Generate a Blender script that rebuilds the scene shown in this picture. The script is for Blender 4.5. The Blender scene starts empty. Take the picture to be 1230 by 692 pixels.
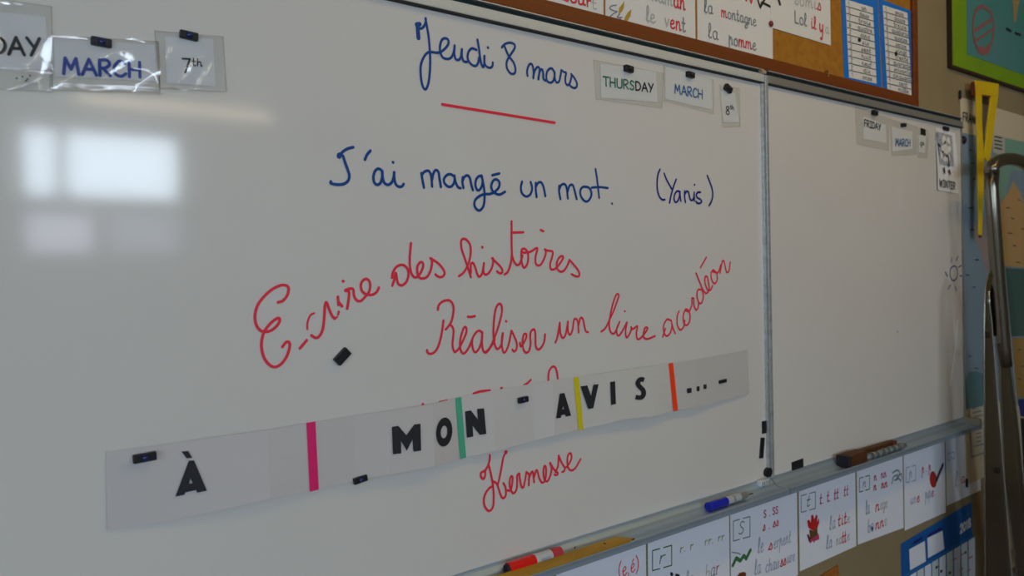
import bpy, bmesh, math, random
from mathutils import Vector, Matrix
random.seed(8)
scene = bpy.context.scene
COL = scene.collection

# ------------------------------------------------------------------ camera
FOC = 930.0; CX, CY = 615.0, 346.0
U = Vector((0.78755877, -0.03044345, 0.61548711))      # world +X seen by the camera (right, down, forward)
V = Vector((0.02327385, 0.99953582, 0.01965888))       # world -Z
N = Vector((-0.61579989, -0.00115777, 0.78790174))     # world +Y (into the wall)
CAM_D, CAM_Z = 1.24776, 1.55
cam_data = bpy.data.cameras.new('camera')
cam_data.sensor_width = 36; cam_data.lens = FOC / 1230 * 36; cam_data.clip_start = 0.02
cam_data.dof.use_dof = True; cam_data.dof.focus_distance = 1.6; cam_data.dof.aperture_fstop = 4.5
cam = bpy.data.objects.new('camera', cam_data); COL.objects.link(cam)
cols = []
for w in (Vector((1, 0, 0)), Vector((0, -1, 0)), Vector((0, 0, -1))):
    cols.append(Vector((w.dot(U), w.dot(N), -w.dot(V))))
M = Matrix((cols[0], cols[1], cols[2])).transposed().to_4x4()
M.translation = Vector((0, -CAM_D, CAM_Z))
cam.matrix_world = M
scene.camera = cam
scene.view_settings.view_transform = 'Standard'
scene.view_settings.look = 'None'
scene.view_settings.gamma = 1
scene.view_settings.exposure = 0.18

# ------------------------------------------------------------------ light
world = bpy.data.worlds.new('sky'); scene.world = world; world.use_nodes = True
bg = world.node_tree.nodes['Background']; bg.inputs[0].default_value = (0.62, 0.78, 1, 1); bg.inputs[1].default_value = 2.0

def area(name, loc, target, sx, sy, power, colour):
    l = bpy.data.lights.new(name, 'AREA'); l.shape = 'RECTANGLE'; l.size = sx; l.size_y = sy
    l.energy = power; l.color = colour
    o = bpy.data.objects.new(name, l); COL.objects.link(o); o.location = loc
    o.rotation_euler = (Vector(target) - Vector(loc)).to_track_quat('-Z', 'Y').to_euler()
    return o
# daylight at the windows of the rear wall and of the left wall
RY = -7.0                                              # rear wall
area('daylight_rear', (1.53, RY - 0.14, 2.42), (1.53, 0, 2.42), 1.45, 1.26, 90, (0.75, 0.86, 1.0))
area('daylight_rear', (-1.45, RY - 0.14, 2.1), (-1.45, 0, 2.1), 2.5, 1.7, 92, (0.74, 0.86, 1.0))
area('daylight_side', (-3.12, -3.9, 1.9), (0, -3.9, 1.9), 3.6, 1.7, 44, (0.74, 0.86, 1.0))

# ------------------------------------------------------------------ helpers
def at(x, y, Y=0.0):
    """pixel of the 1230 x 692 photograph -> point on the wall-parallel plane y = Y"""
    d = Vector((x - CX, y - CY, FOC)); t = (CAM_D + Y) / d.dot(N); p = d * t
    return Vector((p.dot(U), Y, CAM_Z - p.dot(V)))

MATS = {}
def mat(name, col, rough=0.6, metal=0.0, spec=0.25, noise=None, coat=0, coat_rough=0.1, bump=None, alpha=1):
    m = bpy.data.materials.new(name); m.use_nodes = True
    nt = m.node_tree; b = nt.nodes['Principled BSDF']
    b.inputs['Base Color'].default_value = (*col, 1)
    b.inputs['Roughness'].default_value = rough; b.inputs['Metallic'].default_value = metal
    b.inputs['Specular IOR Level'].default_value = spec
    b.inputs['Coat Weight'].default_value = coat; b.inputs['Coat Roughness'].default_value = coat_rough
    b.inputs['Alpha'].default_value = alpha
    tc = nt.nodes.new('ShaderNodeTexCoord')
    if noise:                                          # (scale xyz, second colour, detail, lo, hi)
        sc, c2, det, lo, hi = noise
        mp = nt.nodes.new('ShaderNodeMapping'); mp.inputs['Scale'].default_value = sc
        nz = nt.nodes.new('ShaderNodeTexNoise'); nz.inputs['Scale'].default_value = 1; nz.inputs['Detail'].default_value = det
        rp = nt.nodes.new('ShaderNodeMapRange'); rp.inputs[1].default_value = lo; rp.inputs[2].default_value = hi
        mx = nt.nodes.new('ShaderNodeMix'); mx.data_type = 'RGBA'
        nt.links.new(tc.outputs['Object'], mp.inputs[0]); nt.links.new(mp.outputs[0], nz.inputs['Vector'])
        nt.links.new(nz.outputs['Fac'], rp.inputs[0]); nt.links.new(rp.outputs[0], mx.inputs['Factor'])
        mx.inputs['A'].default_value = (*col, 1); mx.inputs['B'].default_value = (*c2, 1)
        nt.links.new(mx.outputs['Result'], b.inputs['Base Color'])
    if bump:                                           # (scale xyz, strength, distance)
        sc, st, di = bump
        mp = nt.nodes.new('ShaderNodeMapping'); mp.inputs['Scale'].default_value = sc
        nz = nt.nodes.new('ShaderNodeTexNoise'); nz.inputs['Scale'].default_value = 1; nz.inputs['Detail'].default_value = 3
        bp = nt.nodes.new('ShaderNodeBump'); bp.inputs['Strength'].default_value = st; bp.inputs['Distance'].default_value = di
        nt.links.new(tc.outputs['Object'], mp.inputs[0]); nt.links.new(mp.outputs[0], nz.inputs['Vector'])
        nt.links.new(nz.outputs['Fac'], bp.inputs['Height']); nt.links.new(bp.outputs[0], b.inputs['Normal'])
    MATS[name] = m
    return m

def plastic_film(name, tint, gloss, rough):
    m = bpy.data.materials.new(name); m.use_nodes = True; nt = m.node_tree
    nt.nodes.remove(nt.nodes['Principled BSDF'])
    out = nt.nodes['Material Output']
    tr = nt.nodes.new('ShaderNodeBsdfTransparent'); tr.inputs[0].default_value = (*tint, 1)
    gl = nt.nodes.new('ShaderNodeBsdfGlossy'); gl.inputs['Roughness'].default_value = rough
    fr = nt.nodes.new('ShaderNodeFresnel'); fr.inputs[0].default_value = 1.5
    cl = nt.nodes.new('ShaderNodeMath'); cl.operation = 'MINIMUM'; cl.inputs[1].default_value = 0.14
    ad = nt.nodes.new('ShaderNodeMath'); ad.operation = 'MULTIPLY'; ad.inputs[1].default_value = gloss
    mx = nt.nodes.new('ShaderNodeMixShader')
    tc = nt.nodes.new('ShaderNodeTexCoord')
    nz = nt.nodes.new('ShaderNodeTexNoise'); nz.inputs['Scale'].default_value = 22; nz.inputs['Detail'].default_value = 2
    bp = nt.nodes.new('ShaderNodeBump'); bp.inputs['Strength'].default_value = 0.35; bp.inputs['Distance'].default_value = 0.004
    nt.links.new(tc.outputs['Object'], nz.inputs['Vector']); nt.links.new(nz.outputs['Fac'], bp.inputs['Height'])
    nt.links.new(bp.outputs[0], gl.inputs['Normal'])
    nt.links.new(fr.outputs[0], cl.inputs[0]); nt.links.new(cl.outputs[0], ad.inputs[0]); nt.links.new(ad.outputs[0], mx.inputs[0])
    nt.links.new(tr.outputs[0], mx.inputs[1]); nt.links.new(gl.outputs[0], mx.inputs[2])
    nt.links.new(mx.outputs[0], out.inputs[0])
    return m

def emit(name, col, s):
    m = bpy.data.materials.new(name); m.use_nodes = True; b = m.node_tree.nodes['Principled BSDF']
    b.inputs['Base Color'].default_value = (*col, 1); b.inputs['Emission Color'].default_value = (*col, 1)
    b.inputs['Emission Strength'].default_value = s
    return m

WALL = mat('wall_paint', (0.27, 0.215, 0.12), 0.85, noise=((3, 3, 3), (0.235, 0.185, 0.10), 6, 0.35, 0.7), bump=((90, 90, 90), 0.15, 0.002))
FLOOR = mat('floor_lino', (0.22, 0.17, 0.12), 0.5, noise=((2, 2, 2), (0.16, 0.12, 0.09), 5, 0.3, 0.7))
CEIL = mat('ceiling_paint', (0.6, 0.55, 0.45), 0.9)
BOARD = mat('enamel', (0.68, 0.655, 0.622), 0.55, spec=0.2, coat=1.0, coat_rough=0.08,
            noise=((1.6, 1, 2.2), (0.655, 0.630, 0.595), 4, 0.35, 0.7))
ALU = mat('brushed_aluminium', (0.60, 0.65, 0.70), 0.36, 0.6, noise=((0.6, 60, 90), (0.46, 0.49, 0.50), 3, 0.3, 0.7))
ALUT = mat('tray_aluminium', (0.45, 0.58, 0.72), 0.50, 0.72, noise=((0.4, 60, 90), (0.34, 0.43, 0.54), 3, 0.3, 0.7))
ALUW = mat('pale_anodised_rail', (0.60, 0.63, 0.62), 0.5, 0.35, noise=((1, 60, 60), (0.54, 0.57, 0.55), 2, 0.3, 0.7))
ALUG = mat('grey_anodised_rail', (0.30, 0.30, 0.28), 0.45, 0.5)
GAP = mat('dark_groove', (0.015, 0.03, 0.035), 0.4)
WOODF = mat('varnished_frame_wood', (0.19, 0.048, 0.006), 0.45, noise=((1.2, 25, 60), (0.15, 0.034, 0.006), 5, 0.3, 0.7), coat=0.3)
CORK = mat('cork', (0.39, 0.17, 0.018), 0.9, noise=((45, 45, 45), (0.32, 0.135, 0.014), 5, 0.35, 0.7), bump=((140, 140, 140), 0.4, 0.002))
PAPER = mat('paper', (0.72, 0.71, 0.68), 0.8)
PAPERB = mat('lower_sheet_paper', (0.74, 0.76, 0.84), 0.8)
PAPERW = mat('card_paper', (0.74, 0.74, 0.76), 0.7)
PAGE = [mat('banner_page_%d' % i, c, 0.75) for i, c in enumerate([(0.57, 0.54, 0.54), (0.56, 0.53, 0.52), (0.59, 0.565, 0.55), (0.58, 0.565, 0.535), (0.52, 0.50, 0.48)])]
BLUEI = mat('blue_ink', (0.007, 0.060, 0.26), 0.4)
NAVY = mat('navy_ink', (0.015, 0.02, 0.20), 0.4)
REDI = mat('red_ink', (0.80, 0.035, 0.065), 0.4)
BLACKI = mat('black_ink', (0.02, 0.02, 0.025), 0.6)
LETTER = mat('black_letter_card', (0.022, 0.022, 0.028), 0.6)
PRTBLUE = mat('printed_blue', (0.04, 0.08, 0.36), 0.6)
PRTBLUE2 = mat('printed_mid_blue', (0.02, 0.13, 0.38), 0.6)
PRTGREEN = mat('printed_green', (0.03, 0.19, 0.13), 0.6)
GREYI = mat('grey_pencil', (0.20, 0.23, 0.25), 0.7)
BLUEGREY = mat('blue_grey_ink', (0.30, 0.37, 0.50), 0.7)
PALEI = mat('pale_pencil', (0.42, 0.44, 0.42), 0.7)
PRTRED = mat('printed_red', (0.62, 0.04, 0.05), 0.7)
MAGR = mat('crimson_felt', (0.50, 0.04, 0.14), 0.7)
OLIVE = mat('olive_felt', (0.28, 0.30, 0.05), 0.7)
DGREEN = mat('green_felt', (0.05, 0.17, 0.06), 0.7)
OCHRE = mat('ochre_paint', (0.45, 0.27, 0.04), 0.7)
BROWN = mat('brown_paint', (0.16, 0.035, 0.015), 0.7)
MAGNET = mat('magnet_black', (0.012, 0.012, 0.016), 0.45, coat=0.2)
KNOB = mat('magnet_blue_button', (0.010, 0.020, 0.11), 0.25, coat=0.5)
SLEEVE = plastic_film('clear_sleeve', (0.94, 0.945, 0.92), 0.6, 0.12)
SLEEVEG = plastic_film('glossy_sleeve', (0.93, 0.94, 0.94), 1.6, 0.08)
SEAM = plastic_film('sleeve_seam', (0.95, 0.955, 0.94), 1.0, 0.15)
FOLD_GLINT = plastic_film('sleeve_crease', (0.97, 0.98, 0.98), 6.0, 0.14)  # extra-glossy film for the glints on sleeve folds
BLUECARD = mat('blue_chart_card', (0.006, 0.17, 0.62), 0.5)
TAPES = {'pink': mat('pink_tape', (0.75, 0.02, 0.16), 0.5), 'green': mat('green_tape', (0.07, 0.42, 0.25), 0.5),
         'yellow': mat('yellow_tape', (0.66, 0.55, 0.01), 0.5), 'orange': mat('orange_tape', (0.95, 0.06, 0.012), 0.5)}

def link(name, bm, m, parent=None, smooth=False):
    me = bpy.data.meshes.new(name); bmesh.ops.recalc_face_normals(bm, faces=bm.faces)
    bm.to_mesh(me); bm.free(); me.materials.append(m)
    if smooth:
        for p in me.polygons: p.use_smooth = True
    o = bpy.data.objects.new(name, me); COL.objects.link(o)
    if parent is not None:
        o.parent = parent
        w = parent.location.copy(); q = parent.parent
        while q is not None: w += q.location; q = q.parent
        for v in me.vertices: v.co -= w
    return o

def thing(name, label, cat, loc, group=None):
    o = bpy.data.objects.new(name, None); COL.objects.link(o); o.location = loc; o.empty_display_size = 0.05
    o['label'] = label; o['category'] = cat
    if group: o['group'] = group
    return o
def tag(o, label, cat, group=None):
    o['label'] = label; o['category'] = cat
    if group: o['group'] = group
    return o
def lab(o, s): o['label'] = s; return o

def prism(bm, pts, y0, y1):
    """world XZ outline extruded from y0 (front) to y1 (back)"""
    a = [bm.verts.new((p[0], y0, p[1])) for p in pts]
    if abs(y1 - y0) < 1e-7: bm.faces.new(a); return
    b = [bm.verts.new((p[0], y1, p[1])) for p in pts]
    n = len(pts); bm.faces.new(a); bm.faces.new(b[::-1])
    for i in range(n): bm.faces.new((a[i], b[i], b[(i + 1) % n], a[(i + 1) % n]))
def xz(pts, Y): return [(p.x, p.z) for p in (at(x, y, Y) for x, y in pts)]
def pxprism(bm, pts, Yf, th): prism(bm, xz(pts, Yf), Yf, Yf + th)
def box(bm, x0, x1, y0, y1, z0, z1): prism(bm, [(x0, z0), (x1, z0), (x1, z1), (x0, z1)], y0, y1)
def new(): return bmesh.new()
def bevel(o, w, seg=2):
    b = o.modifiers.new('bevel', 'BEVEL'); b.width = w; b.segments = seg; b.limit_method = 'ANGLE'; return o
def structure(name, bm, m, parent=None):
    o = link(name, bm, m, parent); o['kind'] = 'structure'; return o

def crop(x0, y0, s, pts): return [(x0 + a / s, y0 + b / s) for a, b in pts]
def catmull(pts, n=6):
    if len(pts) < 3: return list(pts)
    P = [(2 * pts[0][0] - pts[1][0], 2 * pts[0][1] - pts[1][1])] + list(pts) + [(2 * pts[-1][0] - pts[-2][0], 2 * pts[-1][1] - pts[-2][1])]
    out = []
    for i in range(1, len(P) - 2):
        p0, p1, p2, p3 = P[i - 1], P[i], P[i + 1], P[i + 2]
        for k in range(n):
            t = k / n
            out.append(tuple(0.5 * (2 * p1[j] + (p2[j] - p0[j]) * t + (2 * p0[j] - 5 * p1[j] + 4 * p2[j] - p3[j]) * t * t
                                    + (-p0[j] + 3 * p1[j] - 3 * p2[j] + p3[j]) * t ** 3) for j in (0, 1)))
    out.append(tuple(pts[-1])); return out
STAG = [0]
def ribbon(bm, pts, w, y, caps=True):
    """pts: world (x, z); a flat ink line of width w on plane y, cut at sharp corners"""
    q = [pts[0]]
    for p in pts[1:]:
        if math.hypot(p[0] - q[-1][0], p[1] - q[-1][1]) > w * 0.12: q.append(p)
    if len(q) < 2: q = [pts[0], (pts[0][0] + w * 0.2, pts[0][1])]
    runs = [[q[0]]]
    for i in range(1, len(q)):
        runs[-1].append(q[i])
        if i < len(q) - 1:
            a0 = math.atan2(q[i][1] - q[i-1][1], q[i][0] - q[i-1][0]); a1 = math.atan2(q[i+1][1] - q[i][1], q[i+1][0] - q[i][0])
            if abs((a1 - a0 + math.pi) % (2 * math.pi) - math.pi) > .75: runs.append([q[i]])
    for q in runs: ribbon_run(bm, q, w, y)
def ribbon_run(bm, q, w, y):
    n = len(q); h = w / 2; L = []; R = []
    k0 = STAG[0] % 300; STAG[0] += n + 1
    ys = [y - 2.5e-6 * (k0 + i) for i in range(n)]
    for i in range(n):
        a = q[max(i - 1, 0)]; b = q[min(i + 1, n - 1)]
        dx, dz = b[0] - a[0], b[1] - a[1]; l = math.hypot(dx, dz) or 1
        nx, nz = -dz / l, dx / l
        L.append(bm.verts.new((q[i][0] + nx * h, ys[i], q[i][1] + nz * h)))
        R.append(bm.verts.new((q[i][0] - nx * h, ys[i], q[i][1] - nz * h)))
    for i in range(n - 1): bm.faces.new((L[i], R[i], R[i + 1], L[i + 1]))
    for (s, e, l_, r_, yy) in ((q[0], q[1], R[0], L[0], ys[0]), (q[-1], q[-2], L[-1], R[-1], ys[-1])):
        ang = math.atan2(s[1] - e[1], s[0] - e[0])
        vs = [r_] if False else []
        mid = [bm.verts.new((s[0] + h * math.cos(ang + math.radians(a)), yy, s[1] + h * math.sin(ang + math.radians(a)))) for a in (-60, -30, 0, 30, 60)]
        # l_ is the vertex at -90 degrees, r_ the one at +90 degrees of the outward direction
        a_m = (s[0] + h * math.cos(ang - math.pi / 2), s[1] + h * math.sin(ang - math.pi / 2))
        lo, hi = (l_, r_) if math.hypot(l_.co.x - a_m[0], l_.co.z - a_m[1]) < h else (r_, l_)
        bm.faces.new([lo] + mid + [hi])
def ink(bm, pxs, w, Y=0.0, lift=0.0006, smooth=True):
    pts = [(p[0], p[1]) for p in (((q.x, q.z)) for q in (at(x, y, Y) for x, y in (catmull(pxs) if smooth else pxs)))]
    ribbon(bm, pts, w, Y - lift)

# ---- a small stroke font: strokes in a box, baseline 0, x-height .6, cap height 1.  'c' = curved, 'l' = straight
F = {
'A': (.75, 'l0,0 .36,1 .72,0|l.14,.36 .6,.36'), 'B': (.65, 'l.05,0 .05,1|c.05,1 .5,.95 .5,.58 .05,.54 .6,.45 .55,.02 .05,0'),
'C': (.7, 'c.62,.85 .35,1 .06,.6 .1,.15 .4,0 .66,.18'), 'D': (.72, 'l.06,0 .06,1|c.06,1 .5,.88 .66,.5 .5,.12 .06,0'),
'E': (.6, 'l.55,1 .06,1 .06,0 .56,0|l.06,.52 .48,.52'), 'F': (.58, 'l.55,1 .06,1 .06,0|l.06,.52 .46,.52'),
'H': (.72, 'l.06,0 .06,1|l.64,0 .64,1|l.06,.5 .64,.5'), 'I': (.5, 'l.25,0 .25,1|l.05,1 .45,1|l.05,0 .45,0'),
'L': (.55, 'l.08,1 .08,0 .5,0'), 'M': (.9, 'l.06,0 .16,1 .43,.3 .7,1 .82,0'), 'N': (.75, 'l.06,0 .08,1 .62,0 .64,1'),
'R': (.68, 'l.06,0 .06,1|c.06,1 .45,1 .58,.76 .4,.52 .08,.46|l.22,.48 .6,0'), 'S': (.62, 'c.52,.88 .28,1 .08,.8 .24,.56 .48,.4 .5,.14 .26,0 .04,.12'),
'T': (.68, 'l.02,1 .66,1|l.34,1 .34,0'), 'U': (.7, 'c.06,1 .06,.4 .14,.06 .36,0 .58,.08 .64,.4 .64,1'),
'W': (.95, 'l.03,1 .24,0 .46,.8 .68,0 .9,1'), 'Y': (.68, 'l.02,1 .32,.5|l.62,1 .2,0'), 'O': (.75, 'c.37,1 .1,.85 .04,.5 .12,.1 .37,0 .62,.1 .7,.5 .64,.85 .37,1'),
'7': (.62, 'l.04,1 .58,1 .2,0'), '8': (.6, 'c.3,.52 .08,.7 .12,.92 .3,1 .48,.92 .5,.7 .3,.52 .06,.3 .08,.08 .3,0 .52,.08 .54,.3 .3,.52'),
'9': (.6, 'c.52,.75 .4,.5 .12,.55 .08,.85 .3,1 .5,.9 .52,.6 .45,.2 .3,0'), '2': (.6, 'c.06,.8 .2,1 .45,.95 .5,.7 .3,.35 .04,.02|l.04,0 .56,0'),
'0': (.6, 'c.3,1 .08,.8 .06,.3 .3,0 .54,.3 .52,.8 .3,1'), '1': (.35, 'l.05,.8 .2,1 .2,0'),
'[': (.4, 'l.35,1.1 .08,1.1 .08,-.1 .35,-.1'), ']': (.4, 'l.05,1.1 .32,1.1 .32,-.1 .05,-.1'),
'(': (.35, 'c.3,1.1 .08,.7 .08,.2 .3,-.2'), ')': (.35, 'c.05,1.1 .27,.7 .27,.2 .05,-.2'),
'a': (.62, 'c.5,.5 .42,.6 .26,.62 .1,.47 .08,.2 .2,.02 .34,.04 .46,.2 .5,.5|c.5,.6 .48,.2 .54,.02 .64,.08'),
'b': (.55, 'c.08,1 .08,0|c.08,.1 .3,0 .48,.2 .42,.5 .1,.42'), 'c': (.52, 'c.46,.5 .28,.62 .08,.4 .1,.1 .28,0 .5,.12'),
'd': (.62, 'c.5,.5 .3,.62 .08,.42 .1,.1 .28,0 .46,.15|l.5,1.05 .5,.1 .6,.02'), 'e': (.55, 'c.06,.28 .34,.36 .44,.5 .28,.62 .08,.42 .1,.1 .3,0 .54,.14'),
'f': (.4, 'c.4,.9 .26,1.02 .16,.8 .16,-.3|l.02,.55 .36,.55'), 'g': (.6, 'c.48,.52 .28,.62 .08,.42 .12,.1 .3,.04 .48,.2|c.5,.6 .5,0 .42,-.38 .22,-.42 .1,-.25 .5,.0 .62,.1'),
'h': (.58, 'l.08,0 .08,1.05|c.08,.35 .25,.6 .42,.52 .44,.2 .46,.02 .58,.08'), 'i': (.3, 'c.12,.6 .12,.12 .2,0 .32,.1|l.12,.82 .14,.82'),
'l': (.34, 'c.02,.1 .26,.7 .24,1.05 .12,1 .1,.2 .2,0 .34,.1'), 'm': (.9, 'c.06,0 .08,.4 .08,.6|c.08,.3 .24,.62 .38,.5 .4,0|c.4,.3 .56,.62 .7,.5 .72,.05 .9,.08'),
'n': (.62, 'c.06,0 .08,.4 .08,.6|c.08,.3 .26,.62 .42,.52 .44,.05 .6,.08'), 'o': (.55, 'c.28,.6 .1,.5 .06,.28 .14,.04 .3,0 .46,.1 .5,.34 .4,.56 .28,.6'),
'p': (.6, 'l.1,.75 .08,-.5|c.1,.3 .26,.62 .42,.5 .44,.1 .56,.05'), 'q': (.6, 'c.48,.55 .28,.62 .08,.42 .12,.05 .3,0 .48,.18|l.5,.6 .5,-.45'),
'r': (.40, 'l.1,0 .08,.62|c.09,.32 .18,.55 .38,.60'), 's': (.48, 'c.02,.05 .18,.35 .26,.62 .42,.3 .38,.02 .14,.04'),
't': (.38, 'c.16,1 .14,.15 .22,0 .38,.1|l.0,.62 .34,.62'), 'u': (.62, 'c.08,.6 .08,.12 .22,0 .4,.12 .48,.5|c.48,.6 .48,.1 .62,.05'),
'v': (.52, 'l.04,.6 .22,.02 .46,.6'), 'x': (.5, 'l.05,.6 .45,0|l.45,.6 .05,0'), 'y': (.56, 'c.06,.6 .1,.2 .26,.12 .44,.3|c.5,.6 .46,0 .34,-.42 .14,-.38'),
'z': (.5, 'l.06,.58 .44,.58 .06,.02 .46,.02'), '.': (.25, 'l.1,.03 .13,.03'), "'": (.2, 'l.12,1.05 .06,.8'), ',': (.25, 'l.12,.05 .05,-.15'),
'-': (.4, 'l.05,.35 .32,.35'), '!': (.3, 'l.12,1 .12,.3|l.12,.03 .14,.03'), ' ': (.38, ''),
}
ACC = {'é': ('e', 'l.22,.75 .38,.92'), 'è': ('e', 'l.18,.92 .34,.75'), 'ê': ('e', 'l.12,.75 .27,.9 .42,.75')}
def glyph(ch):
    if ch in ACC: b, s = ACC[ch]; return F[b][0], F[b][1] + '|' + s
    return F[ch]
def text(parts, s, p0, p1, hpx, w, Y=0.0, lift=0.0006, slant=0.0, name='lettering', parent=None):
    """s: list of (string, material); baseline from pixel p0 to pixel p1 on plane Y; hpx = cap height in pixels at p0"""
    a = at(*p0, Y); b = at(*p1, Y); h = at(p0[0], p0[1] - hpx, Y).z - a.z
    tot = sum(glyph(c)[0] + 0.10 for st, _ in s for c in st)
    ax = (b - a) / tot
    pos = 0.0; bms = {}
    for st, m in s:
        bm = bms.setdefault(m.name, (new(), m))[0]
        for c in st:
            adv, g = glyph(c)
            for stroke in g.split('|'):
                if not stroke: continue
                pts = [tuple(float(t) for t in q.split(',')) for q in stroke[1:].split(' ')]
                if stroke[0] == 'c': pts = catmull(pts, 5)
                wp = []
                for gx, gz in pts:
                    t = pos + gx + slant * gz
                    wp.append((a.x + ax.x * t, a.z + ax.z * t + gz * h))
                ribbon(bm, wp, w, Y - lift)
            pos += adv + 0.10
    out = []
    for bm, m in bms.values(): out.append(link(name, bm, m, parent))
    return out

# ------------------------------------------------------------------ room shell
XL, XR, ZC, WY = -3.0, 6.2, 3.2, 0.022                 # WY: face of the wall behind the board
bm = new(); box(bm, XL - .1, XR + .1, WY, WY + 0.15, 0, ZC); structure('wall_front', bm, WALL)
bm = new(); box(bm, XR, XR + .12, RY - .2, WY, 0, ZC); structure('wall_right', bm, WALL)
bm = new(); box(bm, XL - .1, XR + .1, RY - .2, WY + .15, -.1, 0); structure('floor', bm, FLOOR)
bm = new(); box(bm, XL - .1, XR + .1, RY - .2, WY + .15, ZC, ZC + .1); structure('ceiling', bm, CEIL)
def wall_with_holes(name, horiz, lo, hi, holes, c0, c1):
    """holes: (a0, a1, z0, z1) along the wall"""
    bm = new()
    cuts = sorted({lo, hi} | {h[0] for h in holes} | {h[1] for h in holes})
    for i in range(len(cuts) - 1):
        a, b = cuts[i], cuts[i + 1]; z = 0.0
        for h in sorted([h for h in holes if h[0] <= a and h[1] >= b], key=lambda h: h[2]):
            if h[2] > z:
                box(bm, a, b, c0, c1, z, h[2]) if horiz else box(bm, c0, c1, a, b, z, h[2])
            z = h[3]
        box(bm, a, b, c0, c1, z, ZC) if horiz else box(bm, c0, c1, a, b, z, ZC)
    structure(name, bm, WALL)
R1 = (0.82, 2.24, 1.80, 3.02); R2 = (-2.7, -0.2, 1.2, 2.95)
wall_with_holes('wall_rear', True, XL - .1, XR + .1, [R1, R2], RY - .12, RY)
L1 = (-5.7, -2.1, 1.0, 2.8)
wall_with_holes('wall_left', False, RY, WY, [L1], XL - .12, XL)
FRAMEW = mat('window_frame_paint', (0.5, 0.48, 0.42), 0.5)
GLASS = plastic_film('window_glass', (0.95, 0.97, 0.97), 1.0, 0.05)
FILM1 = plastic_film('frosted_film', (0.58, 0.54, 0.56), 0.3, 0.3)  # films added to dim the lower panes mirrored in the board
FILM2 = plastic_film('dense_frosted_film', (0.36, 0.35, 0.37), 0.3, 0.3)
# rear window: bars first, then panes
w1 = bpy.data.objects.new('window_1', None); COL.objects.link(w1); w1.location = (1.5, RY - .05, 1.8); w1['kind'] = 'structure'
def bar(x0, x1, z0, z1, par, nm='window_bar', ya=RY - .09, yb=RY - .03):
    bm = new(); box(bm, x0, x1, ya, yb, z0, z1); return link(nm, bm, FRAMEW, par)
for a in ((.82, .87, 1.8, 3.02), (2.20, 2.24, 1.8, 3.02), (.87, 2.20, 2.98, 3.02), (.87, 2.20, 1.8, 1.84),
          (1.13, 1.215, 2.35, 2.98), (.87, 2.20, 2.20, 2.37), (1.42, 1.56, 1.84, 2.2)): bar(*a, w1)
for (a, m) in (((.87, 1.13, 2.37, 2.98), GLASS), ((1.215, 2.2, 2.37, 2.98), GLASS), ((.87, 1.42, 1.84, 2.2), FILM1), ((1.56, 2.2, 1.84, 2.2), FILM2)):
    bm = new(); box(bm, a[0], a[1], RY - .065, RY - .06, a[2], a[3]); link('window_pane', bm, m, w1)
w2 = bpy.data.objects.new('window_2', None); COL.objects.link(w2); w2.location = (-1.45, RY - .05, 1.2); w2['kind'] = 'structure'
for a in ((-2.7, -2.64, 1.2, 2.95), (-.26, -.2, 1.2, 2.95), (-2.64, -.26, 2.89, 2.95), (-2.64, -.26, 1.2, 1.26), (-1.48, -1.42, 1.26, 2.89)): bar(*a, w2)
for a in ((-2.64, -1.48, 1.26, 2.89), (-1.42, -.26, 1.26, 2.89)):
    bm = new(); box(bm, a[0], a[1], RY - .065, RY - .06, a[2], a[3]); link('window_pane', bm, GLASS, w2)
w3 = bpy.data.objects.new('window_3', None); COL.objects.link(w3); w3.location = (XL - .05, -3.9, 1.0); w3['kind'] = 'structure'
for y0, y1, z0, z1 in ((-5.7, -5.64, 1, 2.8), (-2.16, -2.1, 1, 2.8), (-5.64, -2.16, 2.74, 2.8), (-5.64, -2.16, 1, 1.06), (-4.53, -4.47, 1.06, 2.74), (-3.33, -3.27, 1.06, 2.74)):
    bm = new(); box(bm, XL - .09, XL - .03, y0, y1, z0, z1); link('window_bar', bm, FRAMEW, w3)
for y0, y1 in ((-5.64, -4.53), (-4.47, -3.33), (-3.27, -2.16)):
    bm = new(); box(bm, XL - .065, XL - .06, y0, y1, 1.06, 2.74); link('window_pane', bm, GLASS, w3)

# ceiling lamps (rear one seen as a streak on the enamel, nearer one added for warmth)
def ceiling_lamp(x0, x1, y, z, power, label):
    t = thing('ceiling_lamp', label, 'lamp', ((x0 + x1) / 2, y, ZC), 'ceiling tube lamps of the room')
    bm = new(); box(bm, x0, x1, y - .05, y + .05, z + .03, ZC); link('housing', bm, FRAMEW, t)
    bm = new(); box(bm, x0 + .02, x1 - .02, y - .018, y + .018, z - .01, z + .03); link('tube', bm, emit('tube_glow', (1.0, 0.80, 0.52), power), t)
ceiling_lamp(1.12, 2.80, -6.0, 3.075, 10.0, 'warm tube ceiling lamp near the rear windows')
area('lamp_glow', (2.3, -1.15, 3.02), (2.3, -.9, 1.4), 2.8, 0.12, 8.4, (1.0, 0.64, 0.20))  # unseen area light added to warm the top of the board
ceiling_lamp(0.9, 3.7, -1.15, 3.06, 3.0, 'unseen warm tube lamp added above the whiteboard')  # unseen tube added to go with the warm fill

# ------------------------------------------------------------------ whiteboard
ZT, ZB = CAM_Z + 0.501, CAM_Z - 0.581                  # white area, top and bottom
XM0, XM1, XW1 = -0.62, 1.852, 3.118
board = thing('whiteboard', 'large main whiteboard panel covered in blue and red handwriting', 'whiteboard', (0.62, 0, ZB))
wing = thing('whiteboard_wing', 'narrower nearly empty whiteboard panel to the right of the divider', 'whiteboard', (2.5, 0, ZB))
bm = new(); box(bm, XM0, XM1, 0, 0.018, ZB, ZT); link('writing_surface', bm, BOARD, board)
bm = new(); box(bm, 1.876, XW1 - .004, 0.0, 0.018, ZB, ZT); link('writing_surface', bm, BOARD, wing)
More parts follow.
